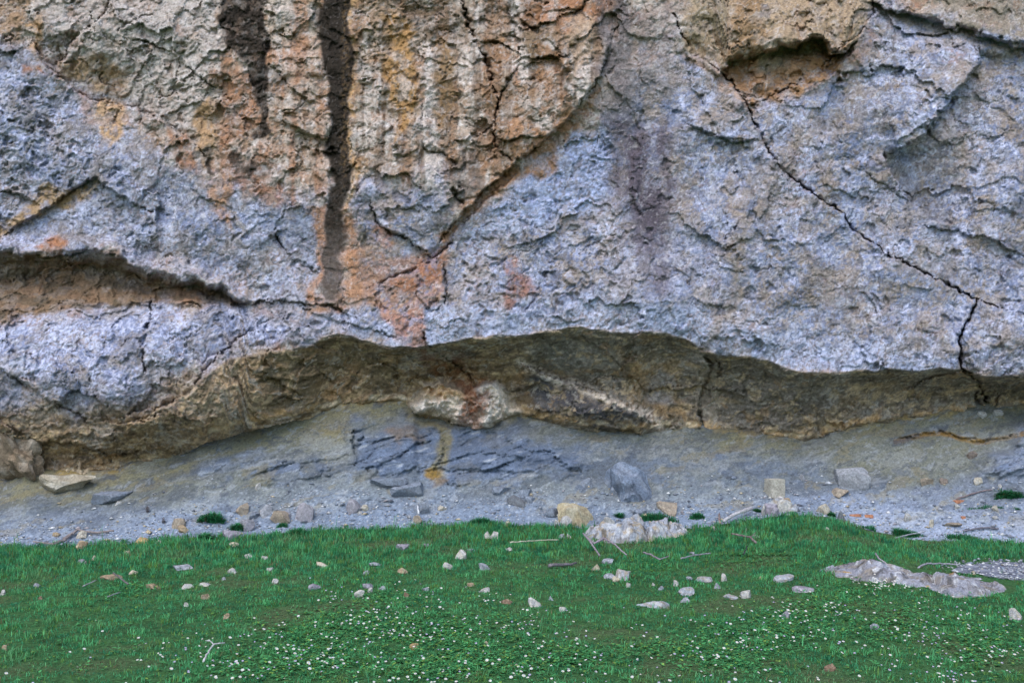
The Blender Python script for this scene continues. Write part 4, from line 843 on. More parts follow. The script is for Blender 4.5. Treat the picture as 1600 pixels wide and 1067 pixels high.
# ------------------------------------------------------------------ single stones
ST = [
 # on the bank
 (377, 804, 21, 15, 'T', 'tan rounded rock on the scree above the small green plants', 'angular'), (360, 844, 28, 17, 'P', 'blue-grey angular stone at the grass edge below the tan rock', 'angular'), (384, 830, 26, 14, 'P', 'dull purple stone beside a leafy green plant on the scree', 'flat'),
 (279, 825, 24, 12, 'T', 'pinkish flat stone between brown pine cones on the scree', 'flat'), (283, 834, 19, 10, 'O', 'orange-tan stone just behind a dark green tuft', 'lump'), (220, 851, 25, 11, 'O', 'orange and cream stone at the grass edge', 'lump'), (244, 851, 15, 7, 'C', 'small cream stone right of the orange one at the grass edge', 'lump'),
 (125, 842, 17, 9, 'C', 'cream stone caught in the crook of the long branch', 'lump'), (126, 858, 18, 14, 'T', 'brownish stone in the grass below the long branch', 'angular'), (86, 839, 12, 5, 'O', 'small tan stone left of the branch crook', 'lump'), (170, 790, 58, 13, 'B', 'low bluish schist hump with white flecks under the overhang', 'slab'), (184, 790, 11, 5, 'W', 'white chip beside the bluish schist hump', 'lump'),
 (552, 799, 24, 17, 'P', 'mauve-grey upright stone on the gravel', 'angular'), (569, 798, 11, 8, 'C', 'cream pebble leaning on the mauve-grey stone', 'lump'), (561, 804, 9, 6, 'W', 'white pebble in front of the mauve-grey stone', 'lump'), (656, 803, 31, 14, 'B', 'dark slate-blue plate tilted on the gravel', 'slab'), (652, 819, 16, 12, 'T', 'tan broken stone at the foot of a white stub', 'angular'), (690, 798, 14, 5, 'C', 'small cream stone right of the slate-blue plate', 'flat'),
 (704, 823, 17, 6, 'B', 'bluish flat stone beside the gravel edge of the grass', 'flat'), (476, 812, 32, 21, 'P', 'purple-grey flat stone sunk in the scree', 'flat'), (437, 817, 34, 15, 'T', 'long brown stone lying aslant above a dark green tuft', 'slab'), (415, 806, 20, 15, 'G', 'grey slanting stone left of the long brown one', 'slab'), (449, 812, 13, 12, 'P', 'small mauve stone between the brown and purple-grey stones', 'angular'), (398, 812, 18, 8, 'B', 'dark blue chip on the scree', 'slab'),
 (403, 766, 10, 10, 'W', 'small white quartz lump high on the scree', 'lump'), (900, 822, 58, 27, 'Y', 'large yellow angular rock at the grass edge', 'angular'), (886, 823, 21, 14, 'W', 'white chunk leaning against the yellow rock', 'angular'), (870, 821, 9, 8, 'W', 'small white stone left of the yellow rock', 'lump'), (866, 808, 24, 11, 'B', 'bluish stone behind the yellow rock', 'slab'),
 (1043, 804, 32, 13, 'T', 'flat pinkish stone on gravel behind the pale outcrop', 'flat'), (1000, 806, 22, 8, 'B', 'thin blue stone left of the flat pinkish one', 'flat'), (820, 778, 24, 10, 'B', 'dark broken schist plate on the slope', 'slab'), (806, 790, 30, 12, 'D', 'heap-like dark schist plate below the slope outcrop', 'slab'), (828, 787, 16, 9, 'B', 'small blue schist chip right of the dark plates', 'slab'), (782, 773, 34, 8, 'B', 'long dark schist plate flush with the slope', 'slab'), (916, 763, 20, 14, 'B', 'blue-grey knob left of the big boulder', 'angular'), (962, 772, 18, 22, 'B', 'split dark piece at the left side of the big boulder', 'slab'),
 (1316, 776, 26, 8, 'T', 'low brown stone below the flat angular slab', 'flat'), (1288, 803, 20, 13, 'C', 'pinkish square stone behind the grass mound', 'angular'), (1315, 815, 13, 15, 'D', 'dark grey stone standing on the pale path', 'lump'), (1418, 813, 13, 9, 'W', 'cream lump on the pale path', 'lump'), (1456, 823, 9, 10, 'C', 'small cream stone standing on the pale path', 'lump'), (1254, 751, 10, 9, 'G', 'small grey stone on scree right of the concrete block', 'angular'), (1451, 760, 22, 9, 'T', 'brown flat stone on the right of the scree', 'flat'), (1475, 756, 14, 7, 'R', 'dark brown stone next to a brown flat one', 'angular'), (1530, 757, 14, 9, 'C', 'cream and brown stone on scree below the schist plates', 'angular'), (1521, 755, 10, 7, 'B', 'small blue chip left of the cream and brown stone', 'slab'), (1563, 763, 7, 5, 'W', 'bright white chip on the scree near the right edge', 'lump'), (1496, 794, 9, 7, 'W', 'white stone below the broken orange brick', 'lump'), (1555, 798, 10, 6, 'C', 'cream stone in the sparse grass of the path', 'lump'), (1520, 717, 20, 9, 'R', 'brown block jutting from the slope below the ochre seam', 'angular'), (1556, 812, 9, 4, 'W', 'flat white stone on the path near the right edge', 'flat'), (1535, 653, 16, 8, 'W', 'white lump at the foot of the shelter wall', 'lump'), (1560, 650, 16, 7, 'W', 'white lump beside another at the shelter foot', 'lump'), (1490, 826, 30, 4, 'T', 'thin pinkish slab on the pale path', 'slab'),
 # in the grass, left to right
 (145, 876, 10, 8, 'C', 'cream stone standing in tall grass near the left', 'lump'), (122, 881, 14, 6, 'P', 'dull mauve stone left of the cream one in tall grass', 'flat'), (133, 882, 5, 6, 'W', 'tiny white stone between the mauve and cream stones', 'lump'), (198, 865, 10, 4, 'C', 'small flat pale stone near the upper grass edge', 'flat'), (283, 891, 34, 7, 'G', 'long flat grey stone in the left grass', 'slab'), (361, 896, 17, 8, 'W', 'white angular stone right of the long flat grey one', 'angular'), (207, 897, 14, 5, 'C', 'small pale elongated stone left of the long flat grey one', 'flat'), (168, 905, 34, 5, 'T', 'low brownish stone sunk in the left grass', 'flat'), (236, 920, 22, 7, 'T', 'dull brown flat stone in the left grass', 'flat'), (291, 920, 24, 7, 'W', 'white flat stone, left of two in a row', 'flat'), (319, 916, 24, 4, 'W', 'thin white stone, right of two in a row', 'flat'), (56, 918, 11, 6, 'G', 'small pale grey stone at far left in the grass', 'flat'), (3, 930, 8, 8, 'W', 'white stone cut by the left edge of the picture', 'lump'), (62, 937, 9, 5, 'R', 'small red-brown lump at far left in the grass', 'lump'), (366, 854, 18, 6, 'C', 'cream sliver at the grass edge below the blue-grey angular stone', 'slab'), (386, 872, 15, 6, 'W', 'small white stone in the grass below the cream sliver', 'flat'), (315, 936, 16, 7, 'T', 'brownish sunk stone below the white row', 'flat'), (290, 948, 10, 6, 'W', 'small bluish white stone below the brownish sunk one', 'lump'), (353, 967, 10, 8, 'T', 'small upright tan stone in the left meadow', 'lump'), (349, 906, 8, 4, 'G', 'tiny grey stone under the white angular one', 'flat'), (6, 1015, 9, 6, 'T', 'tan stone at the lower left edge', 'lump'),
 (411, 875, 11, 6, 'W', 'small white stone in grass, upper of three near the centre left', 'lump'), (421, 893, 12, 6, 'W', 'pale stone in grass, middle of three near the centre left', 'flat'), (429, 912, 11, 7, 'W', 'grey-white stone in grass, lowest of three near the centre left', 'lump'), (503, 887, 20, 8, 'C', 'cream yellow elongated stone in the grass', 'slab'), (490, 921, 20, 7, 'P', 'flat pinkish stone in the grass below the cream yellow one', 'flat'), (573, 919, 18, 7, 'P', 'mauve flat stone on bare ground', 'flat'), (596, 922, 14, 5, 'G', 'small grey flat stone right of the mauve one', 'flat'), (577, 925, 9, 6, 'W', 'small white stone just under the mauve one', 'lump'), (560, 932, 18, 10, 'W', 'bright white lump in the grass above the daisies', 'lump'), (634, 934, 12, 8, 'R', 'rounded brown stone in the grass right of the bright white lump', 'lump'),
 (629, 860, 22, 9, 'P', 'purple-grey stone in the grass below the gravel', 'flat'), (662, 854, 16, 4, 'P', 'thin mauve stone right of the purple-grey one', 'flat'), (628, 896, 18, 8, 'T', 'tan rounded stone in the mid grass', 'lump'), (586, 884, 24, 4, 'G', 'thin grey stone left of the tan rounded one', 'flat'), (571, 897, 13, 4, 'G', 'tiny flat grey stone below the thin grey one', 'flat'), (720, 873, 19, 15, 'W', 'pale knobbly rock standing in the mid grass', 'angular'), (702, 889, 21, 9, 'W', 'low white rock below the knobbly one', 'lump'), (757, 891, 19, 11, 'G', 'greyish rock right of the low white one', 'lump'), (762, 841, 14, 11, 'W', 'bright white rock, left half of a pair near the grass edge', 'angular'), (773, 842, 13, 12, 'W', 'bright white rock, right half of a pair near the grass edge', 'angular'), (793, 822, 15, 9, 'C', 'cream stone beside the tall grass clump', 'lump'), (795, 861, 12, 5, 'W', 'small white stone at the end of the pale straw stick', 'lump'), (735, 862, 16, 4, 'G', 'flat grey sliver behind the knobbly rock', 'flat'), (757, 926, 16, 7, 'W', 'white bone-like stone amid scattered daisies', 'angular'), (735, 917, 12, 5, 'T', 'low tan stone left of the bone-like one', 'flat'), (791, 943, 20, 6, 'R', 'brown sunk stone left of the white pointed rock', 'flat'), (646, 1015, 14, 9, 'O', 'orange-tan stone among the lower daisies', 'angular'), (760, 1010, 7, 8, 'C', 'small cream stone among the lower daisies', 'lump'), (665, 923, 12, 4, 'G', 'tiny grey stone right of the rounded brown one', 'flat'),
 (836, 948, 22, 15, 'W', 'white pointed rock standing alone in the short grass', 'angular'), (861, 938, 8, 6, 'G', 'small grey stone right of the white pointed rock', 'lump'), (879, 955, 14, 6, 'W', 'small white flat stone below right of the white pointed rock', 'flat'), (877, 841, 12, 7, 'G', 'pale bluish stone in the grass under the yellow rock', 'lump'), (891, 841, 10, 7, 'W', 'white stone right of the pale bluish one', 'lump'), (926, 849, 6, 5, 'W', 'tiny white stone in front of the pale outcrop', 'lump'), (950, 881, 20, 7, 'G', 'bluish flat stone under the forked stick', 'flat'), (931, 891, 15, 9, 'C', 'cream stone at the tip of the forked stick', 'angular'), (953, 904, 18, 7, 'G', 'low grey stone left of the rounded whitish rock', 'flat'), (974, 906, 26, 16, 'L', 'rounded whitish rock in the middle of the grass', 'lump'), (964, 907, 14, 6, 'C', 'tan chip at the foot of the rounded whitish rock', 'lump'), (982, 917, 8, 6, 'W', 'tiny white stone under the rounded whitish rock', 'lump'), (1033, 922, 10, 6, 'G', 'small bluish stone right of the tiny white one', 'lump'), (1021, 916, 7, 5, 'W', 'tiny pale stone above the long flat one', 'lump'), (1056, 915, 9, 8, 'W', 'small white stone above the lumpy rock', 'lump'), (1072, 930, 25, 13, 'L', 'lumpy whitish rock in the right middle grass', 'lump'), (1070, 941, 16, 7, 'G', 'grey stone directly below the lumpy rock', 'flat'), (1024, 950, 52, 10, 'L', 'long flat pale stone lying like a bar in the grass', 'slab'), (1100, 909, 30, 6, 'L', 'thin long pale stone above the lumpy rock', 'slab'), (1078, 906, 10, 4, 'G', 'tiny grey stone left of the thin long one', 'flat'), (1132, 908, 12, 12, 'W', 'round white stone like an egg in the grass', 'lump'), (1122, 920, 13, 9, 'G', 'grey wedge left below the egg-like stone', 'angular'), (1167, 934, 18, 12, 'W', 'white knobbly stone above the right daisies', 'angular'), (1143, 936, 22, 5, 'L', 'flat pale stone left of the white knobbly one', 'flat'), (1082, 868, 12, 5, 'G', 'pale grey stone in the lush grass', 'flat'), (1116, 829, 9, 7, 'W', 'white stone left of the leaning log end', 'lump'), (1139, 833, 12, 6, 'O', 'orange-cream stone below the leaning log', 'lump'), (1182, 840, 10, 4, 'W', 'small white flat stone right of the dry brown plant', 'flat'),
 (1227, 910, 34, 10, 'L', 'flat whitish stone left of the lichen rock', 'flat'), (1259, 925, 37, 7, 'P', 'flat grey-mauve stone sunk below the flat whitish one', 'flat'), (1228, 966, 15, 11, 'P', 'mauve lump among daisies in the lower right', 'lump'), (1299, 1048, 17, 9, 'R', 'brown rounded stone near the bottom right', 'lump'), (1592, 970, 22, 20, 'W', 'white rock cut by the right edge of the picture', 'angular'), (1370, 983, 14, 6, 'G', 'pale stone in the short grass below the lichen rock', 'flat'), (1293, 828, 6, 4, 'W', 'tiny white stone on the lush grass mound', 'lump'), (1190, 905, 8, 4, 'T', 'tiny tan stone in the grass right of the egg-like one', 'flat'),
]
for a in ST: stone(*a[:6], a[6])

# ------------------------------------------------------------------ concrete block, rubble, bricks, cones
def block_geo(w, d, h, seed, bev=.012, n=7):
    g = np.linspace(-1, 1, n); V_ = []; F_ = []
    for ax in range(3):
        for sg in (-1, 1):
            b = len(V_)
            for i in g:
                for j in g:
                    q = [0, 0, 0]; q[ax] = sg; q[(ax + 1) % 3] = i; q[(ax + 2) % 3] = j; V_.append(q)
            for i in range(n - 1):
                for j in range(n - 1):
                    k = b + i * n + j; fa = (k, k + n, k + n + 1, k + 1); F_.append(fa if sg > 0 else fa[::-1])
    p = np.array(V_, float); L_ = np.abs(p).max(1, keepdims=True)
    rnd = p / (np.abs(p) ** 18).sum(1, keepdims=True) ** (1 / 18)
    p = rnd * np.array([w, d, h]) / 2
    p *= (1 + .035 * n3d(p / w * 2 + seed, 1.5, seed, 3))[:, None]
    return p + np.array([0, 0, h / 2]), np.array(F_)
def block(u, vb, w, h, d, col, name, label, cat, yaw=0.0, parent=None, tiltx=0.0, group=None):
    g = ground_at(u, vb); k = g[1] / FPX
    p, F_ = block_geo(w * k, d, h * k, int(u) % 37)
    ct, st = math.cos(yaw), math.sin(yaw); p = np.stack([p[:, 0] * ct - p[:, 1] * st, p[:, 0] * st + p[:, 1] * ct, p[:, 2]], 1)
    cc = np.tile(np.array(col, f32), (len(p), 1)) * np.clip(1 + .3 * n3d(p * 9, 1.5, 5, 3), .6, 1.4)[:, None]
    loc = np.array([g[0], g[1] + d * .4, g[2] - .01])
    o = mesh_obj(name, p, F_, m_stone, None, cc); o.location = loc; o.rotation_euler = (tiltx, 0, 0)
    tag(o, label, cat, group); return o
block(1213, 777, 24, 30, .20, (.40, .37, .31), 'concrete_block', 'upright square beige concrete block standing on the scree', 'concrete block', .25)
block(1226, 784, 7, 7, .06, (.38, .26, .2), 'brick_fragment', 'small brown brick bit under the concrete block', 'brick')
rub = empty('rubble_heap', ground_at(1218, 803)); tag(rub, 'small heap of pale mauve rubble below the concrete block', 'rubble')
for i, (a, b, w, h, pl_) in enumerate([(1195, 806, 10, 14, 'W'), (1214, 796, 30, 14, 'L'), (1226, 800, 26, 15, 'W'), (1206, 803, 20, 12, 'P'), (1240, 802, 18, 9, 'L'), (1219, 788, 15, 8, 'W'), (1214, 806, 16, 10, 'P'), (1232, 791, 12, 8, 'T')]):
    stone(a, b, w, h, pl_, None, 'angular', 'chunk', parent=rub, seed=400 + i, depth=.14, yaw=.4 * (i % 3 - 1))
for (a, b, w, h, lb, yw) in [(1336, 806, 19, 4, 'thin orange brick piece on the pale path, left of two', .1), (1359, 808, 13, 5, 'broken orange brick piece on the pale path, right of two', -.3), (1500, 785, 19, 5, 'long orange brick piece at the end of a thin dark stick', .5), (1505, 810, 7, 5, 'small orange brick crumb on the path near the right', .2)]:
    block(a, b, w, h, .07, (.42, .19, .11), 'brick_fragment', lb, 'brick', yw)
def cone(u, vb, w, h, label):
    g = ground_at(u, vb); k = g[1] / FPX; W, H = w * k * 1.2, h * k * 1.15
    V_ = []; F_ = []
    def quad(a, b, c, d): F_.append((len(V_), len(V_) + 1, len(V_) + 2, len(V_) + 3)); V_.extend([a, b, c, d])
    for ring in range(6):
        t = ring / 5; r0 = W / 2 * (math.sin(math.pi * (t * .8 + .15)) + .05); z = H * t
        for s_ in range(8):
            th = 2 * math.pi * (s_ + .5 * (ring % 2)) / 8; th2 = th + .7
            c0, s0, c1, s1 = math.cos(th), math.sin(th), math.cos(th2), math.sin(th2)
            quad((r0 * .45 * c0, r0 * .45 * s0, z), (r0 * .45 * c1, r0 * .45 * s1, z), (r0 * c1, r0 * s1, z + H * .1), (r0 * c0, r0 * s0, z + H * .1))
    cc = np.tile(np.array((.10, .055, .035), f32), (len(V_), 1))
    o = mesh_obj('pine_cone', np.array(V_), np.array(F_), m_wood, None, cc, False); o.location = g + np.array([0, .01, 0]); tag(o, label, 'pine cone')
cone(230, 801, 6, 9, 'small brown cone upright on the scree, leftmost and highest of three'); cone(255, 818, 6, 8, 'small dark brown cone on the scree, middle one of three'); cone(287, 820, 6, 9, 'small brown cone beside the pinkish flat stone')

# ------------------------------------------------------------------ sticks and logs
stick([([(178, 834), (152, 837), (132, 836), (122, 833), (110, 841), (100, 850), (84, 856)], 3, 5, None), ([(84, 856), (68, 853), (52, 851)], 4, 2.5, None), ([(122, 833), (112, 838), (98, 846)], 3.5, 2.0, None)], 'long forked grey-brown branch lying at the left grass edge', 'branch', 'branch', (.24, .20, .19), .03)
stick([([(911, 856), (922, 868), (937, 882)], 2.2, 2.8, [.10, .09, .03]), ([(911, 856), (928, 867), (944, 863)], 2.4, 4.5, [.10, .06, .09]), ([(944, 863), (960, 871), (979, 879)], 3, 2, [.09, .08, .02])], 'bent forked grey stick in the grass below the pale outcrop', 'branch', 'branch', (.28, .24, .27), .05)
stick([([(858, 889), (880, 887), (902, 884)], 6, 3.5, None)], 'short dark log half sunk in the grass', 'log', 'log', (.17, .15, .16), .02)
stick([([(1005, 878), (1018, 882), (1030, 886)], 2.5, 2.5, [.05, .05, .03]), ([(1030, 886), (1045, 882)], 2, 1.5, [.03, .04])], 'thin v-shaped purple-grey stick in the lush grass', col=(.25, .21, .24), lift=.04)
stick([([(1064, 886), (1085, 882), (1110, 879)], 2.2, 1.8, [.04, .05, .05])], 'thin straight grey stick right of the v-shaped one', col=(.27, .25, .29), lift=.04)
stick([([(797, 860), (830, 857), (873, 855)], 2.0, 1.5, [.04, .04, .04])], 'long pale straw-coloured stick in the grass', col=(.42, .40, .30), lift=.04)
stick([([(1130, 823), (1150, 815), (1174, 806)], 5.5, 6.5, [.02, .05, .06])], 'pale grey weathered log leaning at the grass edge', 'log', 'log', (.42, .40, .41), .03)
stick([([(1125, 823), (1124, 808)], 4, 2.5, [0, .02])], 'short brown stub standing left of the leaning log', col=(.26, .19, .17), lift=.02)
stick([([(1143, 846), (1158, 849), (1172, 852), (1181, 857)], 2.5, 4, [.05, .05, .05, .02]), ([(1165, 850), (1166, 841)], 1.5, 1, [.05, .08]), ([(1172, 852), (1181, 846)], 1.5, 1, [.05, .07])], 'dry brown twiggy plant in the lush grass', 'twig', 'twig', (.20, .16, .15), .03)
stick([([(1162, 874), (1168, 867)], 2.5, 2, [.02, .06])], 'tiny black twig poking from the lush grass', 'twig', 'twig', (.05, .045, .05), .03)
stick([([(318, 1052), (327, 1040), (334, 1032), (351, 1029)], 3.2, 2.4, [.03, .05, .06, .06]), ([(334, 1032), (328, 1028), (321, 1025)], 2, 1.4, [.06, .07, .06])], 'pale forked twig in the lower left meadow', 'twig', 'twig', (.50, .48, .47), .04)
stick([([(177, 913), (186, 919), (200, 926)], 2.2, 3, [.06, .05, .03])], 'thin dark twig in the left grass', 'twig', 'twig', (.16, .14, .14), .04)
stick([([(130, 929), (150, 923)], 2.2, 1.6, [.03, .05])], 'short grey twig left of the thin dark one', 'twig', 'twig', (.30, .29, .30), .04)
stick([([(168, 946), (188, 941)], 2.0, 1.5, [.03, .04])], 'faint grey twig below the thin dark one', 'twig', 'twig', (.22, .22, .24), .04)
stick([([(1494, 783), (1515, 776), (1535, 770), (1550, 768)], 2.2, 1.6, None)], 'thin dark stick curving up the scree at the right', col=(.20, .15, .15), lift=.02)
stick([([(1505, 834), (1525, 830), (1545, 829), (1560, 831)], 2.4, 3, None)], 'dark stick lying on the pale path near the right', col=(.16, .15, .17), lift=.03)
stick([([(1400, 846), (1425, 840), (1447, 835)], 2, 1.4, None)], 'pale grey stick at the edge of the path grass', col=(.40, .40, .44), lift=.04)
stick([([(1435, 905), (1448, 897), (1470, 894), (1500, 894)], 3, 2, [.06, .05, .04, .03])], 'bent grey stick lying over the lichen rock', col=(.33, .31, .35), lift=.04)
stick([([(1368, 887), (1374, 898), (1388, 905)], 2.6, 2.2, [.08, .09, .07])], 'short grey root on the left hump of the lichen rock', col=(.34, .31, .33), lift=.05)
stick([([(654, 812), (652, 804)], 3, 2, [.04, .09])], 'white stub rising behind the tan broken stone', col=(.62, .62, .64), lift=.02)
# ------------------------------------------------------------------ gravel of the bank
def batch(name, base_v, base_f, pos, rotz, scl, cols, mat, kind='stuff', parent=None, label=None, cat=None, vary=None):
    """many small pieces joined in one mesh: base_v (k,3), triangles base_f"""
    n = len(pos); k = len(base_v)
    c, s = np.cos(rotz)[:, None], np.sin(rotz)[:, None]
    B = base_v[None] * scl[:, None, :]
    if vary is not None: B = B * (1 + vary * np.random.RandomState(3).normal(size=(n, k, 1)))
    V_ = np.stack([B[..., 0] * c - B[..., 1] * s, B[..., 0] * s + B[..., 1] * c, B[..., 2]], -1) + pos[:, None, :]
    F_ = (base_f[None] + (np.arange(n) * k)[:, None, None]).reshape(-1, base_f.shape[1])
    cc = np.repeat(cols, k, 0)
    o = mesh_obj(name, V_.reshape(-1, 3), F_, mat, parent, cc, False)
    tag(o, label, cat, kind=kind)
    return o
r = np.random.RandomState(11)
OCT = np.array([(1, 0, 0), (.3, 1, 0), (-1, .2, 0), (-.2, -1, .1), (.1, .1, .8), (0, 0, -.6)], float); OCTF = np.array([(0, 1, 4), (1, 2, 4), (2, 3, 4), (3, 0, 4), (1, 0, 5), (2, 1, 5), (3, 2, 5), (0, 3, 5)])
NG = 8000
gu = r.uniform(-60, 1660, NG); gs = np.clip(np.abs(r.normal(0, .22, NG)), 0, .97); gv = EDGE(gu) + 3 - gs * (EDGE(gu) - FOOT(gu))
iu = np.clip(np.searchsorted(ub_, gu), 0, len(ub_) - 1); iv = np.clip(np.searchsorted(vb_, gv), 0, len(vb_) - 1)
vi = iv * len(ub_) + iu
keepg = (outc[vi] < .2) & (fbm((gu / 60).astype(f32), (gv / 25).astype(f32), 1.0, 3, 9) + r.rand(NG) * .6 > -.05)
pos = GV[vi][keepg]; n = len(pos)
sz = np.exp(r.normal(math.log(.0085), .6, n)).clip(.004, .05)
pal = np.array([(.62, .61, .60), (.40, .41, .44), (.22, .25, .31), (.15, .16, .19), (.46, .38, .26), (.34, .30, .30), (.30, .31, .34)])
gc = pal[r.choice(7, n, p=[.20, .2, .18, .14, .10, .08, .10])] * r.uniform(.75, 1.2, (n, 1))
batch('gravel', OCT, OCTF, pos + np.array([0, 0, .002]), r.rand(n) * 6.3, np.stack([sz * r.uniform(.8, 1.6, n), sz * r.uniform(.6, 1.1, n), sz * r.uniform(.4, .9, n)], 1), gc, m_stone, label='loose pale and dark gravel strewn over the slope', cat='gravel', vary=.12)

# gravel sheet at the right beside the lichen rock
def grav_patch(px, name, label, npts, cols, zoff=.012):
    p3 = on_meadow_n([q[0] for q in px], [q[1] for q in px]); x0, x1, y0, y1 = p3[:, 0].min() - .1, p3[:, 0].max() + .1, p3[:, 1].min() - .1, p3[:, 1].max() + .1
    gx_, gy_ = np.meshgrid(np.arange(x0, x1, .03), np.arange(y0, y1, .03)); ny, nx = gx_.shape
    X_, Y_ = gx_.ravel(), gy_.ravel()
    m = inpoly(X_ + .06 * perlin(X_ * 6, Y_ * 6, 2), Y_ + .06 * perlin(X_ * 6, Y_ * 6, 5), p3[:, :2])
    de_, _, _ = polydist(X_, Y_, p3[:, :2], True)
    Z_ = ground_z(X_, Y_) + zoff * 2.2 * ss(0, .16, de_) - .016 + .012 * fbm(X_, Y_, 5, 3, 2)
    idx = np.arange(nx * ny).reshape(ny, nx); q = np.stack([idx[:-1, :-1], idx[:-1, 1:], idx[1:, 1:], idx[1:, :-1]], -1).reshape(-1, 4)
    q = q[m[q].all(1)]
    cc = np.tile(np.array(cols[0], f32), (len(X_), 1)); cc = lerp(cc, cols[1], ss(0, .4, fbm(X_, Y_, 9, 3, 4)))
    return p3, tag(mesh_obj(name, np.stack([X_, Y_, Z_], 1), q, m_bank, None, cc), kind='structure')
GP = [(1462, 890), (1490, 878), (1540, 874), (1760, 872), (1760, 905), (1580, 908), (1545, 903), (1500, 897)]
p3, _ = grav_patch(GP, 'gravel_patch', None, 0, ((.15, .16, .20), (.26, .27, .32)))
n = 1500; x_ = r.uniform(p3[:, 0].min(), p3[:, 0].max(), n); y_ = r.uniform(p3[:, 1].min(), p3[:, 1].max(), n); m = inpoly(x_, y_, p3[:, :2]); x_, y_ = x_[m], y_[m]; n = len(x_)
sz = np.exp(r.normal(math.log(.011), .4, n)); batch('gravel', OCT, OCTF, np.stack([x_, y_, ground_z(x_, y_) + .015], 1), r.rand(n) * 6.3, np.stack([sz * 1.2, sz, sz * .7], 1), pal[r.choice(7, n, p=[.25, .3, .2, .1, .02, .03, .1])], m_stone, label='grey gravel lying flat beside the lichen rock', cat='gravel', vary=.12)

# ------------------------------------------------------------------ grass
def leaf_mat(name, trans=.35, rough=.6):
    m, N, L, B = newmat(name)
    at = N.new('ShaderNodeAttribute'); at.attribute_name = 'Col'
    B.inputs['Roughness'].default_value = rough; B.inputs['Specular IOR Level'].default_value = .25
    L.new(at.outputs['Color'], B.inputs['Base Color'])
    tr = N.new('ShaderNodeBsdfTranslucent'); L.new(at.outputs['Color'], tr.inputs['Color'])
    mx_ = N.new('ShaderNodeMixShader'); mx_.inputs[0].default_value = trans
    L.new(B.outputs[0], mx_.inputs[1]); L.new(tr.outputs[0], mx_.inputs[2]); L.new(mx_.outputs[0], N['Material Output'].inputs['Surface'])
    return m
m_grass = leaf_mat('grass_blade', .42); m_leaf = leaf_mat('broad_leaf', .25, .5)
def to_px(x, y, z): return UC + FPX * x / y, VH - FPX * (z - CAMZ) / y
def blades(x, y, z, ht, wd, lean, az, cols, name, mat, parent=None, loc=None):
    """tapering bent blades of grass, five points each"""
    n = len(x); dx, dy = np.cos(az), np.sin(az); px_, py_ = -dy, dx
    b = np.stack([x, y, z], 1); side = np.stack([px_, py_, np.zeros(n)], 1) * (wd / 2)[:, None]; fw = np.stack([dx, dy, np.zeros(n)], 1)
    mid = b + fw * (lean * ht * .35)[:, None] + np.array([0, 0, 1]) * (ht * .58)[:, None]
    tip = b + fw * (lean * ht * 1.0)[:, None] + np.array([0, 0, 1]) * (ht * (1 - .35 * lean))[:, None]
    V_ = np.stack([b - side, b + side, mid - side * .8, mid + side * .8, tip], 1).reshape(-1, 3)
    k = np.arange(n)[:, None] * 5
    F_ = np.concatenate([k + np.array([[0, 1, 3]]), k + np.array([[0, 3, 2]]), k + np.array([[2, 3, 4]])], 0)
    c5 = np.repeat(cols, 5, 0)
    if loc is not None: V_ = V_ - np.array(loc)
    return mesh_obj(name, V_, F_, mat, parent, c5)
NO_GRASS = [GP, [(1296, 905), (1330, 884), (1390, 878), (1450, 890), (1500, 898), (1590, 910), (1585, 928), (1480, 930), (1440, 918), (1380, 908)], [(910, 843), (940, 818), (1010, 814), (1085, 828), (1060, 842), (960, 850)],
            [(1330, 812), (1420, 812), (1700, 812), (1700, 838), (1510, 838), (1440, 822), (1400, 818)], [(1330, 828), (1350, 826), (1400, 838), (1455, 842), (1450, 848), (1390, 846)]]
def grass_positions(n, spread, per, seed, ylo=5.0, yhi=12.35):
    r = np.random.RandomState(seed)
    cy = np.sqrt(r.uniform(ylo ** 2, yhi ** 2, n)); cx = r.uniform(-1, 1, n) * (.53 * cy + .9)
    x = np.repeat(cx, per) + r.normal(0, spread, n * per); y = np.repeat(cy, per) + r.normal(0, spread, n * per)
    tid = np.repeat(np.arange(n), per)
    return x, y, tid, r
def colour_of(x, y, r, tid, ntuft):
    nb = fbm(x.astype(f32), y.astype(f32), 1.1, 4, 301); nc = fbm(x.astype(f32), y.astype(f32), 4, 3, 309)
    c = np.tile(np.array((.065, .315, .130), f32), (len(x), 1))
    c = lerp(c, (.11, .40, .150), ss(.0, .5, nc)); c = lerp(c, (.036, .215, .10), ss(.05, .5, -nc - .2 * nb))
    c = lerp(c, (.15, .24, .11), ss(.05, .55, nb + .3 * nc) * .55)
    tv = r.uniform(.65, 1.4, ntuft)[tid]; c = c * tv[:, None] * r.uniform(.8, 1.2, len(x))[:, None]
    dead = r.rand(len(x)) < .07 + .10 * ss(.1, .6, nb); c[dead] = np.array((.21, .17, .085)) * r.uniform(.6, 1.2, (dead.sum(), 1))
    yel = r.rand(ntuft)[tid] < .13; c[yel] = np.array((.15, .31, .07)) * r.uniform(.7, 1.2, (yel.sum(), 1))
    return c, nb, nc
x, y, tid, r = grass_positions(25500, .022, 9, 21)
ye = np.interp(x, TX, TY); z = ground_z(x, y)
pu, pv = to_px(x, y, z)
e_n = .42 * fbm(x.astype(f32), y.astype(f32), 1.9, 5, 33, .6)
ok = (y < ye + .02 + e_n) | ((y < ye + .45) & (fbm(x.astype(f32), y.astype(f32), 4.5, 3, 37) > .42) & (pu < 1330))
for poly in NO_GRASS: ok &= ~inpoly(pu, pv, poly)
x, y, tid, z, ye, pu, pv = [q[ok] for q in (x, y, tid, z, ye, pu, pv)]
cols, nb, nc = colour_of(x, y, r, tid, 25500)
thin = ss(.15, .6, nb + .35 * nc)
k2 = r.rand(len(x)) > thin * .55
x, y, tid, z, ye, cols, nb, nc, pv = [q[k2] for q in (x, y, tid, z, ye, cols, nb, nc, pv)]
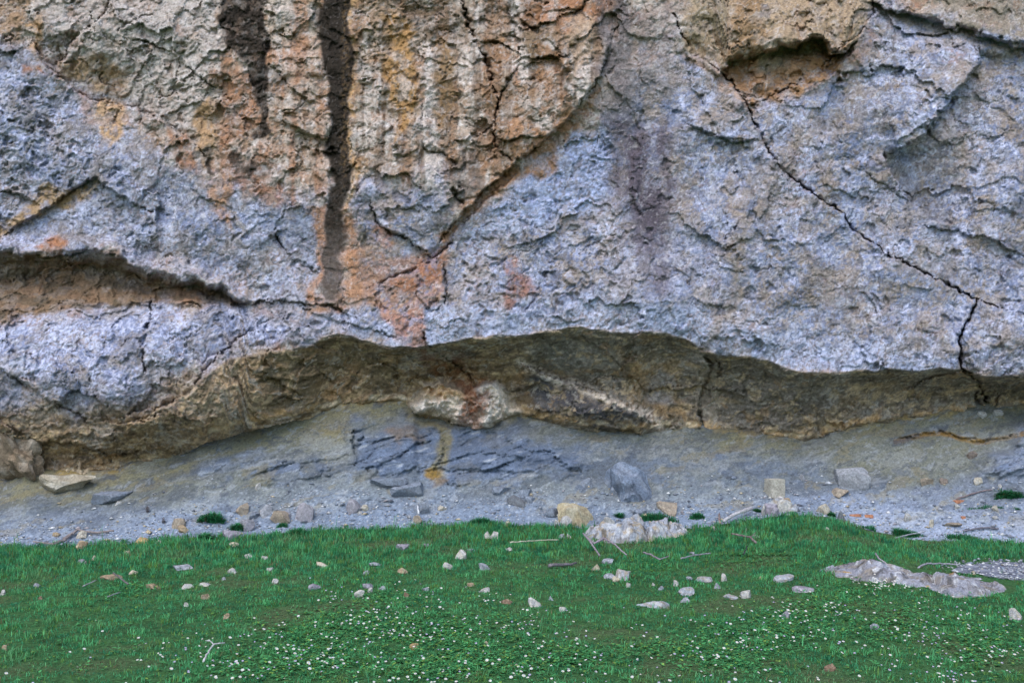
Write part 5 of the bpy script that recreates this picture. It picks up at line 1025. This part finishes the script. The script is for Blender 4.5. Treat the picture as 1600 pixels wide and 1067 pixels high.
tall = ss(3.2, .3, ye - y)                                   # the lush belt along the cliff foot
ht = (.022 + .040 * tall + .026 * ss(.0, .6, nc)) * r.uniform(.55, 1.5, len(x)) * (1 - .45 * ss(.1, .6, nb))
stray = r.rand(len(x)) < .006; ht[stray] *= 2.6; 
az = (r.rand(25500) * 6.28)[tid] * .3 + r.rand(len(x)) * 6.28
blades(x, y, z - .004, ht, r.uniform(.0036, .0072, len(x)) * (1 + .2 * tall), r.uniform(.15, 1.1, len(x)), az, cols, 'grass', m_grass)
tag(bpy.data.objects['grass'], 'short green meadow turf in front of the cliff', 'grass', kind='stuff')

# broad-leaved clumps among the daisies
CL = [(560, 965, 70, 25), (650, 985, 90, 25), (740, 1000, 100, 40), (700, 1045, 140, 18), (480, 1005, 90, 40), (440, 1040, 120, 20), (1290, 950, 90, 25), (1240, 985, 90, 25), (1430, 965, 60, 15), (1540, 1005, 70, 35), (1380, 985, 60, 20), (1050, 1015, 70, 15), (900, 1030, 90, 20), (1180, 870, 80, 18), (1010, 880, 60, 14), (1340, 920, 60, 12), (190, 925, 60, 10), (1150, 1030, 90, 20), (1130, 985, 60, 15), (610, 935, 60, 14)]
lu, lv = [], []
for (a, b, ra, rb) in CL:
    n = int(ra * rb * .16); lu.append(r.normal(a, ra * .55, n)); lv.append(r.normal(b, rb * .6, n))
lu.append(r.uniform(0, 1600, 500)); lv.append(r.uniform(880, 1090, 500))
lu, lv = np.concatenate(lu), np.concatenate(lv); lv = np.clip(lv, 868, 1100)
ctr = on_meadow_n(lu, lv)
LEAF = np.array([(0, 0, 0), (.45, .35, .10), (1, .18, .16), (1, -.18, .16), (.45, -.35, .10)], float); LEAFF = np.array([(0, 2, 1), (0, 3, 2), (0, 4, 3)])
per = 5; n = len(ctr) * per
pos = np.repeat(ctr, per, 0) + np.concatenate([r.normal(0, .006, (n, 2)), np.abs(r.normal(.012, .012, (n, 1)))], 1)
sz = r.uniform(.012, .028, n); tv = np.repeat(r.uniform(.6, 1.35, len(ctr)), per)
lc = np.where(r.rand(n, 1) < .16, np.array([[.20, .34, .07]]), np.array([[.075, .30, .10]])) * tv[:, None] * r.uniform(.8, 1.2, (n, 1))
batch('clover', LEAF, LEAFF, pos, r.rand(n) * 6.28, np.stack([sz, sz, sz * r.uniform(.3, 2.2, n)], 1), lc, m_leaf, label='small bright broad leaves growing among the daisies', cat='ground cover')

# ------------------------------------------------------------------ tufts and little plants on the bank
TUFTS = [(328, 816, 42, 15, 'dark green plant tuft on the scree above the blue-grey angular stone', 1), (370, 829, 20, 13, 'small leafy green plant beside the dull purple stone', 1), (283, 843, 20, 13, 'green tuft in front of the orange-tan stone', 1), (321, 843, 24, 13, 'ragged green plant at the grass edge left of the blue-grey stone', 1), (441, 824, 20, 9, 'small round dark tuft below the long brown stone', 0), (464, 836, 44, 14, 'wide low tuft at the grass edge right of the round dark one', 0),
         (752, 822, 56, 18, 'tall grass clump rising at the gravel edge in the centre', 0), (600, 828, 10, 7, 'tiny grass sprig at the gravel edge', 0), (1024, 815, 74, 15, 'long strip of grass behind the pale outcrop', 0), (1090, 811, 28, 12, 'dark grass tuft right of the long strip', 0), (968, 809, 11, 9, 'small bright green plant behind the pale outcrop', 1), (1580, 779, 52, 13, 'dark green bushy tuft on the scree at the right edge', 1), (1400, 838, 100, 17, 'rounded grass island in the pale path', 0), (1550, 795, 90, 5, 'sparse low grass line across the path', 0), (1300, 806, 12, 6, 'little green sprig by the pinkish square stone', 1), (1184, 800, 20, 5, 'flat dark sprig left of the rubble heap', 1), (1500, 844, 80, 8, 'low grass strip along the front of the path', 0), (1590, 797, 20, 5, 'small green sprig at the far end of the path grass', 0)]
for (a, b, w, h, lb, kind) in TUFTS:
    g = ground_at(a, b); k = g[1] / FPX; W, H = w * k, h * k
    nbl = int(240 + w * 14)
    tx = r.normal(0, .24, nbl).clip(-.5, .5) * W; ty = np.abs(r.normal(0, .2, nbl)) * max(.5 * W if W < .3 else .22, .10)
    hs = np.linspace(-.5, .5, 7) * W; zz = np.interp(tx, hs, [ground_at(a + t / k, b)[2] for t in hs]) - .01
    prof = np.clip(1 - (np.abs(tx) / (W * .55)) ** 2, .25, 1)
    cc = np.array([(.035, .19, .075)]) * r.uniform(.5, 1.9, (nbl, 1)); dd = r.rand(nbl) < .06; cc[dd] = (.16, .13, .07)
    if kind: ht_ = H * prof * r.uniform(.25, 1.35, nbl); wd_ = r.uniform(.010, .018, nbl); ln = r.uniform(.5, 1.5, nbl)
    else: ht_ = H * prof * r.uniform(.5, 1.15, nbl); wd_ = r.uniform(.005, .008, nbl); ln = r.uniform(.2, .9, nbl)
    rise = ty * (.45 if b < EDGE(a) else .03)
    o = blades(g[0] + tx, g[1] + ty, zz + rise, ht_, wd_, ln, r.rand(nbl) * 6.28, cc, 'leafy_plant' if kind else 'grass_tuft', m_grass, loc=g); o.location = g
    tag(o, lb, 'plant' if kind else 'grass tuft')

# ------------------------------------------------------------------ daisies
def flat_mat(name, col, rough=.7):
    m, N, L, B = newmat(name); B.inputs['Roughness'].default_value = rough
    tc = N.new('ShaderNodeTexCoord'); nz = N.new('ShaderNodeTexNoise'); nz.inputs['Scale'].default_value = 300; L.new(tc.outputs['Object'], nz.inputs['Vector'])
    mr = N.new('ShaderNodeMapRange'); mr.inputs['To Min'].default_value = .8; mr.inputs['To Max'].default_value = 1.1; L.new(nz.outputs['Fac'], mr.inputs['Value'])
    rgb = N.new('ShaderNodeRGB'); rgb.outputs[0].default_value = (*col, 1); vm = N.new('ShaderNodeVectorMath'); vm.operation = 'SCALE'
    L.new(rgb.outputs[0], vm.inputs[0]); L.new(mr.outputs[0], vm.inputs['Scale']); L.new(vm.outputs[0], B.inputs['Base Color'])
    return m
m_petal = flat_mat('daisy_petal', (.82, .81, .84)); m_petal2 = flat_mat('lilac_petal', (.52, .46, .80)); m_disc = flat_mat('daisy_disc', (.75, .52, .06)); m_stem = flat_mat('flower_stem', (.06, .14, .04))
def daisy_mesh(name, rad, petals, hgt, m0, tiltv):
    V_, F_, M_ = [], [], []
    t = Vector(tiltv); zax = Vector((t[0], t[1], 1)).normalized(); xa = zax.orthogonal().normalized(); ya = zax.cross(xa); c0 = Vector((t[0] * .01, t[1] * .01, hgt))
    def pt(a, b, c): q = c0 + xa * a + ya * b + zax * c; V_.append(q[:]); return len(V_) - 1
    for i in range(petals):
        a0 = 2 * math.pi * i / petals; w = math.pi / petals * .85
        a_ = pt(.25 * rad * math.cos(a0 - w), .25 * rad * math.sin(a0 - w), 0); b_ = pt(rad * math.cos(a0 - w * .6), rad * math.sin(a0 - w * .6), .12 * rad); c_ = pt(rad * math.cos(a0 + w * .6), rad * math.sin(a0 + w * .6), .12 * rad); d_ = pt(.25 * rad * math.cos(a0 + w), .25 * rad * math.sin(a0 + w), 0)
        F_.append((a_, b_, c_, d_)); M_.append(0)
    ring = [pt(.34 * rad * math.cos(k * math.pi / 3), .34 * rad * math.sin(k * math.pi / 3), .03 * rad) for k in range(6)]; top = pt(0, 0, .22 * rad)
    for k in range(6): F_.append((ring[k], ring[(k + 1) % 6], top)); M_.append(1)
    s = .0016; b = [len(V_) + i for i in range(6)]
    for k in range(3): V_.append((s * math.cos(k * 2.1), s * math.sin(k * 2.1), -.01))
    for k in range(3): V_.append((c0[0] + s * math.cos(k * 2.1), c0[1] + s * math.sin(k * 2.1), c0[2]))
    for k in range(3): F_.append((b[k], b[(k + 1) % 3], b[3 + (k + 1) % 3], b[3 + k])); M_.append(2)
    me = bpy.data.meshes.new(name); me.from_pydata(V_, [], F_); me.update()
    for m in (m0, m_disc, m_stem): me.materials.append(m)
    me.polygons.foreach_set('material_index', M_)
    return me
DM = [daisy_mesh('daisy', .0125, 10, .055, m_petal, (.1, -.35)), daisy_mesh('daisy', .011, 9, .04, m_petal, (-.3, -.2)), daisy_mesh('daisy', .0135, 11, .065, m_petal, (.3, -.5)), daisy_mesh('daisy', .010, 8, .045, m_petal2, (.1, -.5)), daisy_mesh('daisy', .010, 8, .05, m_petal2, (-.2, -.3))]
DC = [((1330, 1440), (900, 926), 75, 'white daisy in the dense drift along the front of the lichen rock', .05), ((1240, 1320), (930, 965), 55, 'daisy in the loose patch left below the lichen rock', .15), ((1180, 1290), (965, 1005), 45, 'daisy around the mauve lump in the lower right', .35),
      ((1425, 1490), (940, 985), 26, 'daisy in the short grass right below the lichen rock', .3), ((1500, 1600), (975, 1035), 62, 'daisy in the patch at the right edge of the meadow', .45), ((1395, 1500), (985, 1010), 30, 'daisy in the row left of the right-edge patch', .45), ((1400, 1500), (1030, 1062), 20, 'daisy near the bottom right above the brown rounded stone', .4), ((1040, 1130), (1010, 1050), 22, 'daisy left of the bottom right meadow', .4),
      ((530, 600), (940, 985), 58, 'daisy in the patch below the bright white lump', .2), ((600, 700), (955, 1000), 56, 'daisy in the central patch above the orange-tan stone', .3), ((700, 830), (965, 1010), 60, 'daisy in the central patch right of the orange-tan stone', .35), ((640, 830), (1030, 1064), 70, 'daisy in the bottom drift at the centre', .2), ((640, 680), (915, 945), 16, 'daisy beside the rounded brown stone', .4), ((745, 780), (925, 950), 12, 'daisy below the white bone-like stone', .2),
      ((430, 540), (985, 1045), 85, 'daisy in the patch left of the orange-tan stone', .4), ((360, 430), (980, 1010), 18, 'daisy above the pale forked twig on its right', .4), ((360, 440), (1035, 1062), 26, 'daisy right of the pale forked twig at the bottom', .35), ((230, 320), (1000, 1050), 30, 'daisy left of the pale forked twig', .5), ((860, 960), (1000, 1060), 30, 'daisy right of the bottom centre drift', .3), ((1060, 1160), (975, 1010), 20, 'violet-tinged daisy scattered between the centre and the right', .6), ((500, 545), (910, 935), 12, 'daisy by the flat pinkish stone', .7),
      ((980, 1480), (965, 1058), 120, 'single daisy strewn thinly over the lower right meadow', .4), ((250, 760), (975, 1058), 60, 'single daisy strewn thinly over the lower left meadow', .4)]
allf = []
for ci, ((a0, a1), (b0, b1), n, lb, lil) in enumerate(DC):
    ks = 40 if a1 - a0 > 300 else 5; ka = r.uniform(a0, a1, ks); kb = r.uniform(b0, b1, ks); w_, h_ = a1 - a0, b1 - b0
    pick = r.randint(0, ks, n); far = r.rand(n) < (.55 if ci else .15)
    a = np.where(far, r.uniform(a0 - .6 * w_, a1 + .6 * w_, n), ka[pick] + r.normal(0, .13, n) * w_); b = np.where(far, r.uniform(b0 - .3 * h_, b1 + .3 * h_, n), kb[pick] + r.normal(0, .16, n) * h_)
    gs_ = on_meadow_n(a, np.clip(b + 4, 900, 1075))
    for g in gs_: allf.append((g[1], ci, g, (3 + r.randint(2)) if r.rand() < lil else r.randint(3), r.rand() * 6.28, r.uniform(.5, .85)))
allf.sort(key=lambda q: q[0])
for (yy, ci, g, mi, az_, sc_) in allf[:300]:
    o = bpy.data.objects.new('daisy', DM[mi]); COL.objects.link(o); o.location = g; o.rotation_euler = (0, 0, (az_ - 3.14) * .25); o.scale = (sc_,) * 3
    tag(o, DC[ci][3], 'daisy', DC[ci][3].replace('daisy', 'daisies', 1))
V_, F3, F4, M3 = [], [], [], []
bmd = bmesh.new()
for (yy, ci, g, mi, az_, sc_) in allf[300:]:
    me = DM[mi]; n0 = len(bmd.verts); c, s = math.cos((az_ - 3.14) * .25) * sc_, math.sin((az_ - 3.14) * .25) * sc_
    vs_ = [bmd.verts.new((g[0] + q.co[0] * c - q.co[1] * s, g[1] + q.co[0] * s + q.co[1] * c, g[2] + q.co[2] * sc_)) for q in me.vertices]
    for p_ in me.polygons:
        fa = bmd.faces.new([vs_[i] for i in p_.vertices]); fa.material_index = p_.material_index if not (mi >= 3 and p_.material_index == 0) else 3
me = bpy.data.meshes.new('daisies'); bmd.to_mesh(me); bmd.free()
for m in (m_petal, m_disc, m_stem, m_petal2): me.materials.append(m)
o = bpy.data.objects.new('daisies', me); COL.objects.link(o); tag(o, 'scattered small daisies farther back in the meadow grass', 'daisies', kind='stuff')
